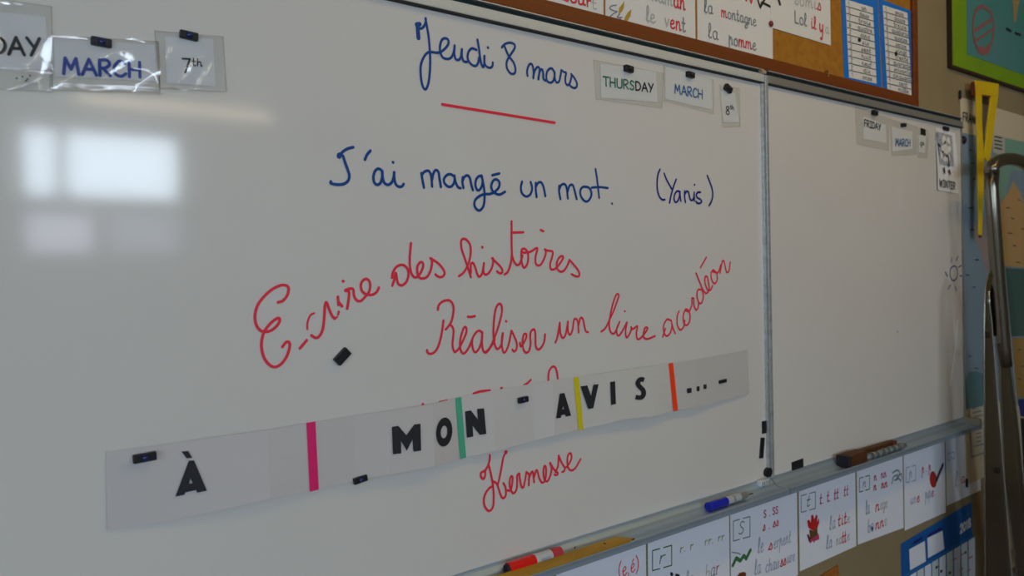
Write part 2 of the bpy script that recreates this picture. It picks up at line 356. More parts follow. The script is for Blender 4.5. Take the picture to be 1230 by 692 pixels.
# top rails: pale flange, dark groove, thin bright lip
for par, x0, x1, m1 in ((board, XM0, 1.856, ALUW), (wing, 1.876, XW1, ALUG)):
    bm = new(); box(bm, x0, x1, -.010, .018, ZT + .0015, ZT + .0235); bevel(link('top_rail', bm, m1, par), .002)
    bm = new(); box(bm, x0, x1, -.001, .018, ZT + .0235, ZT + .034); link('rail_groove', bm, GAP, par)
    bm = new(); box(bm, x0, x1, -.010, .018, ZT + .034, ZT + .0365); link('rail_lip', bm, ALU, par)
    bm = new(); box(bm, x0, x1, -.0105, .0, ZT - .0015, ZT + .0015); link('rail_shadow_gap', bm, BLACKI, par)  # thin black strip along the lower edge of the rail
# divider between the two panels
bm = new(); box(bm, 1.848, 1.859, -.008, .018, ZB - .002, ZT + .0235); bevel(link('side_rail', bm, ALU, board), .002)
bm = new(); box(bm, 1.859, 1.8625, -.001, .018, ZB, ZT + .02); link('hinge_groove', bm, GAP, board)
bm = new(); box(bm, 1.8625, 1.876, -.008, .018, ZB - .002, ZT + .0235); bevel(link('side_rail', bm, ALU, wing), .002)
bm = new(); box(bm, 1.842, 1.861, -.012, .018, ZT + .024, ZT + .034); lab(link('corner_cap', bm, mat('corner_cap', (0.42, 0.30, 0.20), 0.6), board), 'worn beige corner cap')
bm = new(); box(bm, XW1 - .004, XW1, -.006, .018, ZB, ZT + .0235); link('side_rail', bm, ALUG, wing)
bm = new(); box(bm, XM0 - .012, XM0, -.008, .018, ZB, ZT + .0235); link('side_rail', bm, ALU, board)
# tray: profile swept along x
def tray(par, x0, x1):
    prof = [(0, 0), (-.004, -.001), (-.006, -.005), (-.014, -.015), (-.026, -.0215), (-.034, -.0235), (-.050, -.024), (-.056, -.019), (-.0600, -.019), (-.0620, -.022), (-.0620, -.036), (-.058, -.038), (-.010, -.030), (.002, -.03), (.018, -.02), (.018, 0)]
    bm = new(); A = [bm.verts.new((x0, y, ZB + z)) for y, z in prof]; B = [bm.verts.new((x1, y, ZB + z)) for y, z in prof]
    bm.faces.new(A); bm.faces.new(B[::-1])
    for i in range(len(prof)): j = (i + 1) % len(prof); bm.faces.new((A[i], A[j], B[j], B[i]))
    return link('pen_tray', bm, ALUT, par)
tb = tray(board, XM0, 1.862); tw = tray(wing, 1.866, XW1 - .02)
bm = new(); box(bm, XW1 - .022, XW1 + .003, -.062, .018, ZB - .037, ZB + .001); lab(bevel(link('tray_end_cap', bm, mat('end_cap_beige', (0.30, 0.28, 0.22), 0.6), tw), .005), 'beige plastic end cap')
def disc(bm, c, r, y0, y1, n=16, sx=1.0, sz=1.0): prism(bm, [(c[0] + r * sx * math.cos(2 * math.pi * i / n), c[1] + r * sz * math.sin(2 * math.pi * i / n)) for i in range(n)], y0, y1)
def cyl(bm, p, q, r0, r1=None, n=16):
    r1 = r0 if r1 is None else r1
    p = Vector(p); q = Vector(q); d = (q - p).normalized(); a = d.orthogonal().normalized(); b = d.cross(a)
    A = [bm.verts.new(p + r0 * (math.cos(t) * a + math.sin(t) * b)) for t in [2 * math.pi * i / n for i in range(n)]]
    B = [bm.verts.new(q + r1 * (math.cos(t) * a + math.sin(t) * b)) for t in [2 * math.pi * i / n for i in range(n)]]
    bm.faces.new(A[::-1]); bm.faces.new(B)
    for i in range(n): bm.faces.new((A[i], A[(i + 1) % n], B[(i + 1) % n], B[i]))
p = at(690, 655, -.012); bm = new(); cyl(bm, (p.x, -.014, ZB - .0195), (p.x, -.017, ZB - .0165), .0042); link('tray_screw', bm, BLACKI, tb)
bm = new(); cyl(bm, (p.x, -.0165, ZB - .0169), (p.x, -.0180, ZB - .0155), .0018); link('screw_socket', bm, ALU, tb)
bm = new(); box(bm, 1.795, 1.836, -.020, -.004, ZB - .012, ZB + .004); lab(bevel(link('tray_clip', bm, mat('clip_clear', (0.62, 0.66, 0.68), 0.2, coat=1), tb), .003), 'clear plastic clip at the divider')
for k in range(4):
    bm = new(); box(bm, 1.798 + k * .010, 1.801 + k * .010, -.0212, -.0198, ZB - .010, ZB + .002); link('clip_rib', bm, ALUG, tb)
bm = new(); box(bm, 1.735, 1.752, -.0235, -.012, ZB - .0235, ZB - .0185); link('tray_screw', bm, BLACKI, tb)

# ------------------------------------------------------------------ handwriting traced stroke by stroke
def writing(par, label, m, sets, w=0.0055):
    for x0, y0, s, strokes in sets:
        bm = new()
        for st in strokes.split('|'):
            st = st.strip(); ww = w; sm = True
            if st[0] == '!': st = st[1:]; ww = w * 1.7
            if st[0] == '~': st = st[1:]; ww = w * 0.7
            if st[0] == '=': st = st[1:]; sm = False
            pts = [tuple(float(t) for t in q.split(',')) for q in st.split()]
            ink(bm, crop(x0, y0, s, pts), ww, smooth=sm)
        lab(link('handwriting', bm, m, par), label)
writing(board, 'blue cursive words Jeudi 8 mars', BLUEI, [
 (490, 10, 6.592, '!=75,128 78,180 82,235|!=68,130 92,126|72,130 95,160 120,150 138,115 140,80|138,85 150,150 163,230 172,340 175,450 165,570 145,635 125,635 108,590 98,500 103,440 125,385 155,352 190,348 235,352 275,335 315,290 318,255 297,238 268,250 252,300 255,350 275,390 310,402 340,390 360,350 368,295|368,295 365,360 375,400 395,410 415,390 425,330|425,325 425,380 440,420 465,425|540,330 505,318 478,345 470,395 490,435 525,458 550,440 562,390|548,250 560,320 570,400 580,445 595,465 602,430 604,378 605,430 620,460 650,472 668,455 670,430|631,310 634,314|742,310 765,285 805,273 840,285 845,310 830,340 800,385 780,430 785,480 815,518 842,515 850,480 835,430 805,390 785,355 765,305'),
 (590, 40, 5.767, '250,295 247,265 255,230 270,212 285,225 292,270 290,312|290,300 300,260 318,235 333,245 330,285 325,320|325,310 335,265 350,250 358,275 360,315 375,328|432,262 415,243 392,255 380,290 385,330 410,343 430,325 438,280 432,262|436,265 440,310 450,340 468,335 478,300 485,255|485,255 505,270 518,275 512,310 515,345 530,360 545,340 555,300 553,283|553,283 575,310 592,345 590,370 575,380 555,372 545,362')], .0052)
writing(board, 'straight red underline under the date', REDI, [(0, 0, 1, '=531,125.5 600,136.7 666,147.5')], .0058)
writing(board, "blue print words J'ai mangé un mot", BLUEI, [
 (390, 165, 6.923, '235,83 190,95 150,120 118,155|!=120,148 118,157|150,155 168,210 190,270 203,320 190,365 150,390 95,393 50,382 50,365|378,112 350,145 333,185|465,270 440,262 415,285 403,330 410,375 435,395 460,380 475,340 478,290|476,280 480,340 495,380 525,395 555,375 572,330 576,290 578,340 590,390 620,412 645,405 655,388|566,207 569,210'),
 (500, 190, 6.923, '42,125 50,180 62,245|45,140 65,115 95,105 115,125 125,170 130,235|130,180 140,130 160,100 182,115 192,170 203,240|310,150 285,135 255,140 230,170 232,205 260,235 290,235 312,205 318,160|315,145 325,200 345,240 365,250|385,160 382,200 390,248|385,185 400,155 425,145 445,170 455,220 468,265|545,155 520,150 495,180 490,230 505,265 525,262 545,225 550,180|540,145 552,200 563,270 565,340 555,400 525,435 495,420 480,385 490,345 525,315 565,300 610,298 650,280 685,240 688,200 665,178 640,185 622,220 625,260 650,290 690,303 735,280|630,142 690,128'),
 (610, 180, 6.921, '117,265 107,310 115,360 150,388 185,370 200,320 188,268|230,275 230,330 237,392|230,310 250,275 275,272 295,310 310,385|425,300 425,350 435,410|425,330 440,295 465,285 485,310 497,405|495,350 510,300 535,292 550,330 570,410|650,308 620,310 600,340 605,385 635,425 665,425 690,385 690,345 670,315 650,308|728,160 740,240 750,330 758,400|695,315 760,310 830,318|863,446 866,449')], .0055)
writing(board, 'blue bracketed word (Yanis)', NAVY, [(775, 190, 9.23, '162,125 140,180 130,270 135,360 155,425 185,460 215,460|208,170 240,250 290,340|342,235 310,320 285,410 268,497|385,375 355,365 325,400 318,460 335,490 360,470 378,420 382,375 385,430 392,475|435,365 435,430 443,490|437,400 455,370 475,375 485,410 495,455 515,468 535,440 540,390|540,380 540,470|543,293 545,297|610,380 580,380 562,410 575,440 605,455 622,480 605,500 575,498 560,480|685,195 715,270 740,350 745,420 730,480 703,528')], .0052)
writing(board, 'red cursive words Ecrire des histoires, partly rubbed out', REDI, [
 (300, 330, 5.77, '195,192 230,180 260,140 268,95 250,75 210,75 150,105 90,160 50,220 35,290 45,350 75,388 120,395 165,375 200,335 205,305 185,305 145,335 105,385 85,440 80,500 95,570 130,620 170,640 215,620 255,565 275,500 272,470 250,468 225,500|347,510 393,455|~445,267 420,280 405,310 397,345 398,378'),
 (355, 320, 6.29, '118,522 150,540 180,525 205,470 215,380 220,300 232,272 250,320 275,375 295,395|~295,395 312,382|~320,365 325,340|=318,230 322,290|=322,270 348,300|355,111 360,113|375,185 400,190 400,240 388,320|375,180 410,168 435,175 440,220 460,255 490,262 520,235 555,190 562,130 540,97 510,105 492,140 500,185 530,210 575,215 610,195 628,160'),
 (460, 280, 9.889, '108,625 130,560 150,475 165,560 185,610 225,620 275,580 300,500 290,430 250,385 200,380 150,410 115,470 105,530|330,120 322,200 315,300 318,400 335,480 370,525 410,515 450,460 475,390 465,350 435,350 405,400 405,470 425,525 465,540 520,520 560,450 578,370 575,305|560,300 640,350 700,410 730,470 715,510 680,525 640,510 622,492'),
 (540, 255, 7.689, '85,590 130,555 170,480 192,390 190,310 160,260 125,245 105,270 110,340 140,430 170,520 195,600|195,560 195,480 215,470 235,510 255,575 275,595 300,560 315,470|315,470 310,540 325,575 355,565 385,520 400,460 398,425|390,425 425,460 465,500 485,535 475,565 445,555 435,545|299,321 302,325|505,575 535,550 560,480 572,400 570,280 570,150 570,85|=575,188 678,185|572,390 590,450 615,485 640,480 660,440 670,400'),
 (610, 260, 8.14, '160,315 135,325 130,380 135,450 150,498 170,495 190,460 198,400 190,345 165,318|135,345 160,355 220,345 285,310 270,390 268,450 290,480 320,470 345,430 365,380 370,340|358,322 385,335 435,345 430,400 412,460 415,510 440,520 475,500 520,440 540,400 520,388 495,410 475,460 480,510 510,540 545,530 580,480 600,425|600,425 640,470 680,520 697,560 690,585 660,585 620,565|=318,132 345,145')], .0052)
writing(board, 'red cursive words Réaliser un livre acordéon', REDI, [
 (505, 350, 8.144, '168,180 175,140 205,105 250,88 290,95 318,140 320,200 305,280 280,330 245,372|280,330 305,340 322,380 318,450 312,530 330,590 350,585 380,550 420,470 448,400 445,355 425,355 400,420 385,500 390,570 415,608 445,590 475,540 500,480|603,410 575,385 540,405 505,470 508,550 530,595 560,575 590,510 603,410|603,400 600,500 608,570 630,600 660,580 700,520 725,470|223,285 215,350 200,440 175,530 140,590 95,612 65,595 63,575|460,248 490,250 530,242'),
 (580, 350, 8.144, '20,595 60,560 100,480 150,340 180,220 182,150 165,122 140,135 118,190 105,290 100,400 108,500 130,560 155,555 180,510 192,410|192,410 182,500 190,570 205,600 230,575 255,500 278,385|278,385 300,430 328,500 328,560 305,588 285,570|360,505 370,540 400,500 425,440 415,415 395,430 385,500 395,570 420,600 450,580 465,510 460,440 470,390 495,372 510,400 512,480 515,540 540,570 575,540 600,480 605,420|223,291 227,295'),
 (655, 360, 8.483, '100,438 120,380 145,235|145,235 150,340 175,390 205,350 228,225|228,225 230,320 250,358 275,310 290,210 310,195 330,230 338,335|338,260 355,190 380,195 395,260 410,320 435,332|568,325 610,290 655,200 700,100 735,0 748,-40 735,-58 715,-40 690,30 665,130 650,230 655,310 680,345 710,330 755,225|755,225 725,300 735,365 770,340 830,230|830,230 815,320 825,385 855,350 875,300|870,280 890,300 935,270 925,340 935,400 970,390 1020,330 1040,290 1015,285 1000,330 1000,385 1040,400 1115,370|807,116 810,120'),
 (785, 300, 6.02, '65,630 85,570|120,510 95,505 72,550 75,600 95,625 120,600 132,550 125,510 140,570 155,605|183,445 170,480 170,540 190,580 215,560 225,510|230,430 215,470 215,520 235,548 258,520 262,470 245,435 230,430|230,440 255,445 275,400 275,350|275,350 290,355 290,400 305,435 320,420 325,380|345,290 320,290 312,330 325,380 345,385 358,340 350,290|305,170 330,230 355,290 378,315 400,290 395,240 385,195 370,200 372,250 390,290 410,290 425,260|430,145 415,170 420,220 440,245 458,220 455,170 430,145|430,160 465,165 485,110|480,170 490,110 500,78 510,90 520,140 530,165 545,150 553,90|338,130 380,55')], .0050)
writing(board, 'red word top cut off by the paper banner', REDI, [(380, 430, 4.731, q) for q in ('603,262 606,270 608,300', '700,252 740,242', '892,203 930,190 985,185', '1048,172 1053,170', '1178,156 1200,142 1217,125')] + [(640, 400, 4.552, '85,290 85,220 105,185 125,195 135,250 130,290')], .0052)
writing(board, 'red cursive word Kermesse below the banner', REDI, [(570, 535, 8.141, '148,95 145,140 130,195 100,245 60,270 62,310 85,328 100,300 105,245 135,200 150,250 165,320 178,400 185,500 180,590 155,635 125,635 95,590 88,530 105,470 140,420 178,395|303,68 280,120 262,220 245,310 225,385|175,350 215,375 235,430 260,500 285,515 305,480 300,410 280,370|320,440 350,440 365,380 370,310 350,310 340,370 350,430 375,468 405,440 415,370 415,300 435,275 440,320 455,400 475,410 490,350 505,260|505,265 530,290 528,390|528,330 555,260 570,275 580,360|580,310 600,245 615,260 630,320 660,365 690,330 697,230 683,200 670,250 680,330 710,350 740,290 750,220 735,170|735,170 770,230 810,270 800,290 780,285|790,260 815,200 820,100|820,100 850,170 880,220 875,250 855,260|880,220 910,200 945,130 940,80 915,90 905,150 915,220 945,245 985,220 1035,135|!=302,68 306,66')], .0050)
writing(wing, 'small navy sun drawing', NAVY, [(1110, 220, 3.842, '136,382 122,395 118,420 126,445 138,449 150,436 154,412 148,388 136,382|=155,338 147,358|=125,345 125,365|=158,388 170,380|=163,428 176,428|=97,412 106,430|=120,470 110,490|=143,478 146,495'), (0, 0, 1, '1077.5,398 1077.9,399')], .005)
bm = new(); ink(bm, [(1150, 385), (1146, 425), (1141, 462)], .012); lab(link('wiped_streak', bm, mat('wiped_streak', (0.74, 0.73, 0.68), 0.3), wing), 'pale wiped streak')

# ------------------------------------------------------------------ magnets
def magnet(c, w, h, ang=0, d=.008, knob=True, label='', Y=0.0, name='magnet', round_=False, kc=None, group='magnets'):
    p = at(*c, Y); t = thing(name, label, 'magnet', (p.x, Y, p.z), group)
    a = math.radians(ang); ca, sa = math.cos(a), math.sin(a)
    bm = new()
    if round_: disc(bm, (p.x, p.z), w / 2, Y - d, Y, 24, 1, h / w)
    else: prism(bm, [(p.x + x * ca - z * sa, p.z + x * sa + z * ca) for x, z in ((-w/2, -h/2), (w/2, -h/2), (w/2, h/2), (-w/2, h/2))], Y - d, Y)
    bevel(link('magnet_body', bm, MAGNET, t), min(.0015, d / 4))
    if knob:
        bm = new(); bmesh.ops.create_uvsphere(bm, u_segments=16, v_segments=10, radius=h * .36)
        for v in bm.verts: v.co = Vector((p.x + v.co.x * 1.15, Y - d + v.co.y * .75, p.z + v.co.z))
        link('magnet_button', bm, kc or KNOB, t, True)
    return t
magnet((121, 51.5), .027, .0125, -3, label='black bar magnet with navy button holding the left MARCH card')
magnet((226, 43.5), .027, .0125, -4, label='black bar magnet with navy button holding the 7th card')
magnet((753, 83.5), .026, .015, -4, .011, label='black magnet holding the THURSDAY card', kc=MAGNET)
magnet((827, 90.5), .026, .014, -4, .011, label='black magnet holding the middle MARCH card', kc=MAGNET)
magnet((872.5, 107), .026, .016, -25, .011, label='tilted black magnet holding the 8th card', kc=MAGNET)
magnet((1048.5, 136), .026, .015, -4, .012, label='black magnet holding the FRIDAY card', kc=MAGNET)
magnet((1084, 150.5), .030, .013, 8, .008, label='black magnet above the right-hand MARCH card', kc=MAGNET)
magnet((1108.3, 158.5), .034, .022, -4, .003, knob=False, label='flat black square magnet holding the 9th card')
magnet((1134.5, 155), .036, .014, -3, .010, label='black magnet holding the WINTER picture', kc=MAGNET)
magnet((1155, 168.5), .022, .030, 0, .010, label='black magnet on the right edge of the narrow panel', kc=MAGNET)
magnet((409.5, 428), .030, .0165, 42, .010, knob=False, label='tilted plain black magnet below the red word Ecrire')
magnet((173, 549), .032, .013, 2, label='black bar magnet with navy button beside the letter À', Y=-.008)
magnet((431.5, 575.5), .026, .0115, 8, label='black bar magnet on the lower banner edge before MON', Y=-.006)
magnet((627, 480), .024, .012, 4, label='small black magnet on the banner after MON', Y=-.009)
magnet((867.5, 458), .030, .009, 2, .004, label='thin black magnet at the right end of the banner', Y=-.009, knob=False)
magnet((918, 513), .024, .034, 0, .003, knob=False, label='upright black magnetic strip tucked against the divider')
magnet((914.5, 538), .016, .056, -9, .004, knob=False, label='long thin black magnetic strip leaning beside the divider')
magnet((920.5, 567), .030, .026, 0, .010, knob=False, round_=True, label='round black magnet at the foot of the divider')
magnet((957.5, 558.5), .058, .027, 2, .003, knob=False, label='flat black rectangular magnet on the narrow panel above the tray')

# ------------------------------------------------------------------ date cards in clear sleeves
def wavy(bm, quad, Y, amp, nx=18, nz=8, th=0.0, seed=1):
    """clear sheet: quad px = tl, tr, br, bl; gentle waves away from the board"""
    a, b, c, d = [at(x, y, Y) for x, y in quad]; g = []
    for j in range(nz + 1):
        row = []
        for i in range(nx + 1):
            s, t = i / nx, j / nz
            p = a * (1 - s) * (1 - t) + b * s * (1 - t) + c * s * t + d * (1 - s) * t
            k = amp * (0.5 + 0.5 * math.sin(seed * 2.1 + s * 7.3 + t * 2.2) * math.cos(seed + t * 4.1 + s * 1.7)) * min(1, 3 * t + .15)
            row.append(bm.verts.new((p.x, Y - k, p.z)))
        g.append(row)
    for j in range(nz):
        for i in range(nx): bm.faces.new((g[j][i], g[j][i + 1], g[j + 1][i + 1], g[j + 1][i]))
def seam(bm, pts, w, Y):
    P = [at(x, y, Y) for x, y in pts]
    for i in range(len(P) - 1): cyl(bm, P[i], P[i + 1], w, n=8)
def glint_strip(bm, pts, w, Y):  # strip tilted to mirror the window, shaping a glint on a sleeve fold
    P = [at(x, y, Y) for x, y in pts]; A = []; B = []
    for i, p in enumerate(P):
        f = 1.0 if 0 < i < len(P) - 1 else .35
        A.append(bm.verts.new((p.x, Y - .12 * w * f, p.z + w * f))); B.append(bm.verts.new((p.x, Y + .12 * w * f, p.z - w * f)))
    for i in range(len(P) - 1): bm.faces.new((A[i], B[i], B[i + 1], A[i + 1]))
def card(name, label, sleeve, paper, Y=0.0, group=None, glossy=False, amp=.003, seed=1, cat='card'):
    a = at(*sleeve[0], Y); t = thing(name, label, cat, (a.x, 0, a.z), group)
    if paper:
        bm = new(); pxprism(bm, paper, Y - .0012, .0005); link('paper', bm, PAPERW, t)
    bm = new(); wavy(bm, sleeve, Y - .0032, amp, seed=seed); lab(link('plastic_sleeve', bm, SLEEVEG if glossy else SLEEVE, t, True), 'clear plastic sleeve')
    bm = new()
    for i in range(4): seam(bm, [sleeve[i], sleeve[(i + 1) % 4]], .0006 if not glossy else .0008, Y - .0036)
    link('sleeve_edge', bm, SEAM, t, True)
    return t
CL = -.0002
t = card('date_card', 'large card ending in DAY, cut off by the left edge of the photo', [(-30, -6), (62, 8), (63, 110), (-30, 106)], [(-30, 12), (55, 20), (58, 84), (-30, 82)], glossy=True, seed=1.3, amp=.006, group='date cards in clear sleeves')
text(None, [('DAY', BLACKI)], (-11, 64.5), (52, 67), 21, .0042, Y=-.0018, lift=.0001, parent=t)
bm = new()
for a in ((20, 94), (27, 92), (33, 95), (36, 91), (31, 97)): p = at(*a, -.0022); disc(bm, (p.x, p.z), .0012, -.0024, -.0022, 6)
link('smudge', bm, BLACKI, t)['kind'] = 'stuff'
bm = new()
for st in ([(0, 82), (20, 83), (45, 86), (62, 88)], [(8, 108), (25, 104), (45, 96), (64, 87)], [(0, 3), (8, 4), (13, 5)], [(16, 4), (22, 5), (27, 6)], [(58, 78), (61, 77), (63, 80)], [(57, 82), (61, 80), (64, 84)], [(55, 109), (60, 108), (64, 109)]): glint_strip(bm, st, .0016, -.0115)
link('sleeve_fold', bm, FOLD_GLINT, t, True)['kind'] = 'stuff'
t = card('date_card', 'MARCH card in a crinkled glossy sleeve, left of the 7th card', [(62, 42), (190, 50), (192, 112), (60, 108)], [(64, 46), (186, 54), (188, 98), (66, 92)], glossy=True, seed=2.6, amp=.009, group='date cards in clear sleeves')
text(None, [('MARCH', PRTBLUE)], (75, 88.5), (172, 93), 19, .0045, Y=-.0018, lift=.0001, parent=t)
bm = new()
for st in ([(64, 102), (85, 104), (92, 103), (110, 108), (140, 106), (188, 109)], [(72, 100), (110, 103), (150, 104), (190, 106)], [(160, 82), (176, 84), (186, 90), (190, 100)], [(62, 43.5), (75, 44), (90, 45), (105, 47)], [(152, 47), (160, 47), (168, 49), (174, 51)], [(125, 106), (132, 105.5), (138, 106)]): glint_strip(bm, st, .0016, -.0130)
link('sleeve_fold', bm, FOLD_GLINT, t, True)['kind'] = 'stuff'
t = card('date_card', 'small 7th card in a square clear sleeve', [(186, 37), (268, 44), (272, 110), (192, 106)], [(198, 44), (256, 47), (259, 104), (200, 100)], glossy=True, seed=4.1, amp=.004, group='date cards in clear sleeves')
bm = new()
for st in ([(190, 106), (205, 105), (220, 108), (270, 110)], [(186, 112), (192, 113), (198, 112)]): glint_strip(bm, st, .0013, -.0090)
link('sleeve_fold', bm, FOLD_GLINT, t, True)['kind'] = 'stuff'
text(None, [('7', BLACKI)], (219, 87), (231, 87.5), 16.5, .0030, Y=-.0018, lift=.0001, parent=t)
text(None, [('th', BLACKI)], (231, 79), (244, 80), 9, .0018, Y=-.0018, lift=.0001, parent=t)
t = card('date_card', 'THURSDAY card in a clear sleeve', [(713, 72), (797, 88), (795, 130), (716, 119)], [(721, 76.5), (788, 86), (790, 123), (722, 117)], seed=2, group='date cards in clear sleeves')
text(None, [('THURS', PRTGREEN), ('DAY', BLACKI)], (724.5, 103), (786, 111.5), 11, .0036, Y=-.0018, lift=.0001, parent=t)
t = card('date_card', 'MARCH card in a clear sleeve between THURSDAY and 8th', [(797, 78), (857, 96), (857, 137), (797, 121)], [(799, 79.5), (855, 95), (856, 132), (799, 119)], seed=3, group='date cards in clear sleeves')
text(None, [('MARCH', PRTBLUE2)], (810, 112), (845, 119), 11, .0034, Y=-.0018, lift=.0001, parent=t)
t = card('date_card', 'narrow upright 8th card in a clear sleeve', [(864, 102), (888, 106), (889, 152), (868, 153)], [(865, 108), (883, 112), (888, 147), (869, 147)], seed=4, group='date cards in clear sleeves')
text(None, [('8', BLACKI)], (872, 137), (877, 138), 9.5, .0030, Y=-.0018, lift=.0001, parent=t)
text(None, [('th', BLACKI)], (877, 131), (882, 131.6), 5, .0018, Y=-.0018, lift=.0001, parent=t)
t = card('date_card', 'FRIDAY card in a clear sleeve on the narrow panel', [(1027, 128), (1068, 142), (1067, 181), (1029, 173)], [(1037, 140), (1064, 150), (1065, 172), (1037, 167)], seed=5, group='date cards in clear sleeves')
text(None, [('FRIDAY', BLACKI)], (1038, 151.5), (1058.5, 157), 8, .0035, Y=-.0018, lift=.0001, parent=t)
t = card('date_card', 'MARCH card in a clear sleeve between FRIDAY and 9th', [(1069, 143), (1101, 152), (1100, 186), (1071, 187)], [(1071, 152), (1096, 158), (1096, 179), (1072, 182)], seed=6, group='date cards in clear sleeves')
text(None, [('MARCH', PRTBLUE2)], (1075.5, 175), (1094, 176), 8.5, .0038, Y=-.0018, lift=.0001, parent=t)
t = card('date_card', 'narrow upright 9th card in a clear sleeve', [(1101.5, 153), (1115, 157), (1114, 190), (1102, 189)], [(1103, 162), (1112, 164), (1111, 184), (1103.5, 183)], seed=7, group='date cards in clear sleeves')
text(None, [('9', BLACKI)], (1105, 177), (1108, 177.5), 6, .003, Y=-.0018, lift=.0001, parent=t)
text(None, [('th', BLACKI)], (1108, 174), (1110.5, 174.5), 3.6, .002, Y=-.0018, lift=.0001, parent=t)
# WINTER picture
a = at(1124, 153); t = thing('winter_picture', 'tall black-and-white WINTER picture card with snowy tree', 'picture', (a.x, 0, a.z))
bm = new(); wavy(bm, [(1123.5, 153), (1147, 160), (1151, 233), (1125.5, 228)], -.0015, .004, seed=3); link('paper', bm, PAPERW, t, True)
Yp = -.0062
bm = new(); pxprism(bm, [(1125.5, 158), (1143.5, 163), (1146, 200), (1138, 198), (1129, 197)], Yp, .0001); link('picture_print', bm, mat('grey_print', (.22, .23, .26), .7, noise=((120, 120, 120), (.45, .46, .5), 2, .3, .6)), t)
bm = new()
for r in range(9):
    cx, cy = [(1134, 168), (1136, 174), (1133, 180), (1137, 184), (1140, 178), (1139, 170), (1135, 189), (1139, 190), (1132, 186)][r]
    p = at(cx, cy, Yp); disc(bm, (p.x, p.z), .016, Yp - .0002, Yp, 9)
lab(link('snowy_tree', bm, PAPER, t), 'white snow-laden tree')
bm = new()
for st in ([(1139, 189), (1140, 199)], [(1127.5, 174), (1129, 175.5)], [(1134, 202), (1134.5, 207)], [(1140, 205), (1141, 208)]): ink(bm, st, .010, Yp, .0004)
link('trunk_and_figures', bm, BLACKI, t)
text(None, [('WINTER', BLACKI)], (1128.5, 223.5), (1148, 228), 8.5, .0040, Y=Yp, lift=.0001, parent=t)

# ------------------------------------------------------------------ paper banner
a = at(127, 543); ban = thing('paper_banner', 'long paper banner reading À MON AVIS ... held by small magnets', 'banner', (a.x, 0, a.z))
TOP = [(127, 542.5), (199, 533), (256, 525), (322, 516.5), (368, 508), (424, 499), (467, 493.5), (520, 485), (550, 477.5), (593, 469), (640, 461), (664, 456.5), (692, 453), (723, 448.5), (749, 444.5), (784, 439.5), (807, 436), (834, 432.5), (866, 426.5), (898, 420)]
BOT = [(128.5, 637), (199, 627), (264, 613), (322, 600), (372, 590.5), (424, 578), (479, 568), (526, 560), (556, 549.5), (597, 541.5), (632, 532), (664, 523), (694, 516.5), (724, 510), (750, 503.5), (784, 501), (808, 493.5), (834, 490), (860, 482), (898, 473)]
BUL = [1.35 * q for q in [.002, .004, .008, .012, .006, .004, .012, .016, .006, .010, .006, .012, .006, .010, .013, .014, .008, .011, .006, .003]]
def interp(L, x):
    for (x0, y0), (x1, y1) in zip(L, L[1:]):
        if x <= x1: return y0 + (y1 - y0) * (x - x0) / (x1 - x0)
    return L[-1][1]
def bulge(x):
    xs = [q[0] for q in TOP]; return interp(list(zip(xs, BUL)), x)
pages = [127, 371, 550, 693, 807, 898]
def banner_strip(bm, xs, lift, j0=0.0, j1=1.0, rows=5, dx=0.0):
    g = []
    for x in xs:
        colv = []
        for r in range(rows + 1):
            t = j0 + (j1 - j0) * r / rows; b = bulge(x) * (.35 + .65 * t) + .001 + lift
            yy = interp(TOP, x) * (1 - t) + interp(BOT, min(x + 2, 898)) * t
            colv.append(bm.verts.new(at(x + dx * t + 2 * t, yy, -b)))
        g.append(colv)
    for i in range(len(g) - 1):
        for r in range(rows): bm.faces.new((g[i][r], g[i + 1][r], g[i + 1][r + 1], g[i][r + 1]))
for k in range(5):
    xs = sorted({pages[k], pages[k + 1]} | {q[0] for q in TOP if pages[k] < q[0] < pages[k + 1]})
    bm = new(); banner_strip(bm, xs, k * .0002)
    o = link('banner_page', bm, PAGE[k], ban); s = o.modifiers.new('solid', 'SOLIDIFY'); s.thickness = .0004; s.offset = 0
for nm, x0, x1 in (('pink', 368, 379), ('green', 547, 554), ('yellow', 689, 695), ('orange', 803, 808.5)):
    bm = new(); banner_strip(bm, [x0, x1], .0016, dx=4 if nm != 'pink' else 2)
    o = link('tape_strip', bm, TAPES[nm], ban); lab(o, nm + ' tape strip')
def bl(x, y):
    yt, yb = interp(TOP, x), interp(BOT, x); t = max(0, min(1, (y - yt) / (yb - yt)))
    return at(x, y, -(bulge(x) * (.35 + .65 * t) + .0038))
def letter(ch, c, outer, hole=None):
    bm = new(); P = crop(*c, outer)
    if hole:
        H = crop(*c, hole)
        vo = [bm.verts.new(bl(*q)) for q in P]; vi = [bm.verts.new(bl(*q)) for q in H]
        eo = [bm.edges.new((vo[i], vo[(i + 1) % len(vo)])) for i in range(len(vo))] + [bm.edges.new((vi[i], vi[(i + 1) % len(vi)])) for i in range(len(vi))]
        bmesh.ops.triangle_fill(bm, use_beauty=True, use_dissolve=False, edges=eo)
    else:
        vo = [bm.verts.new(bl(*q)) for q in P]; f = bm.faces.new(vo); bmesh.ops.triangulate(bm, faces=[f])
    return lab(link('letter', bm, LETTER, ban), 'black printed ' + ch)
c1 = (110, 480, 4.241); c2 = (380, 430, 4.731); c3 = (640, 400, 4.552)
letter('letter À', c1, [(495, 312), (522, 310), (588, 465), (537, 475), (532, 462), (478, 473), (473, 486), (427, 495)], [(504, 400), (514, 425), (496, 430)])
letter('grave accent', c1, [(458, 265), (492, 262), (513, 297), (485, 300)])
letter('letter M', c2, [(430, 392), (466, 386), (512, 440), (557, 378), (592, 374), (596, 527), (552, 533), (547, 462), (515, 527), (481, 472), (483, 543), (436, 548)])
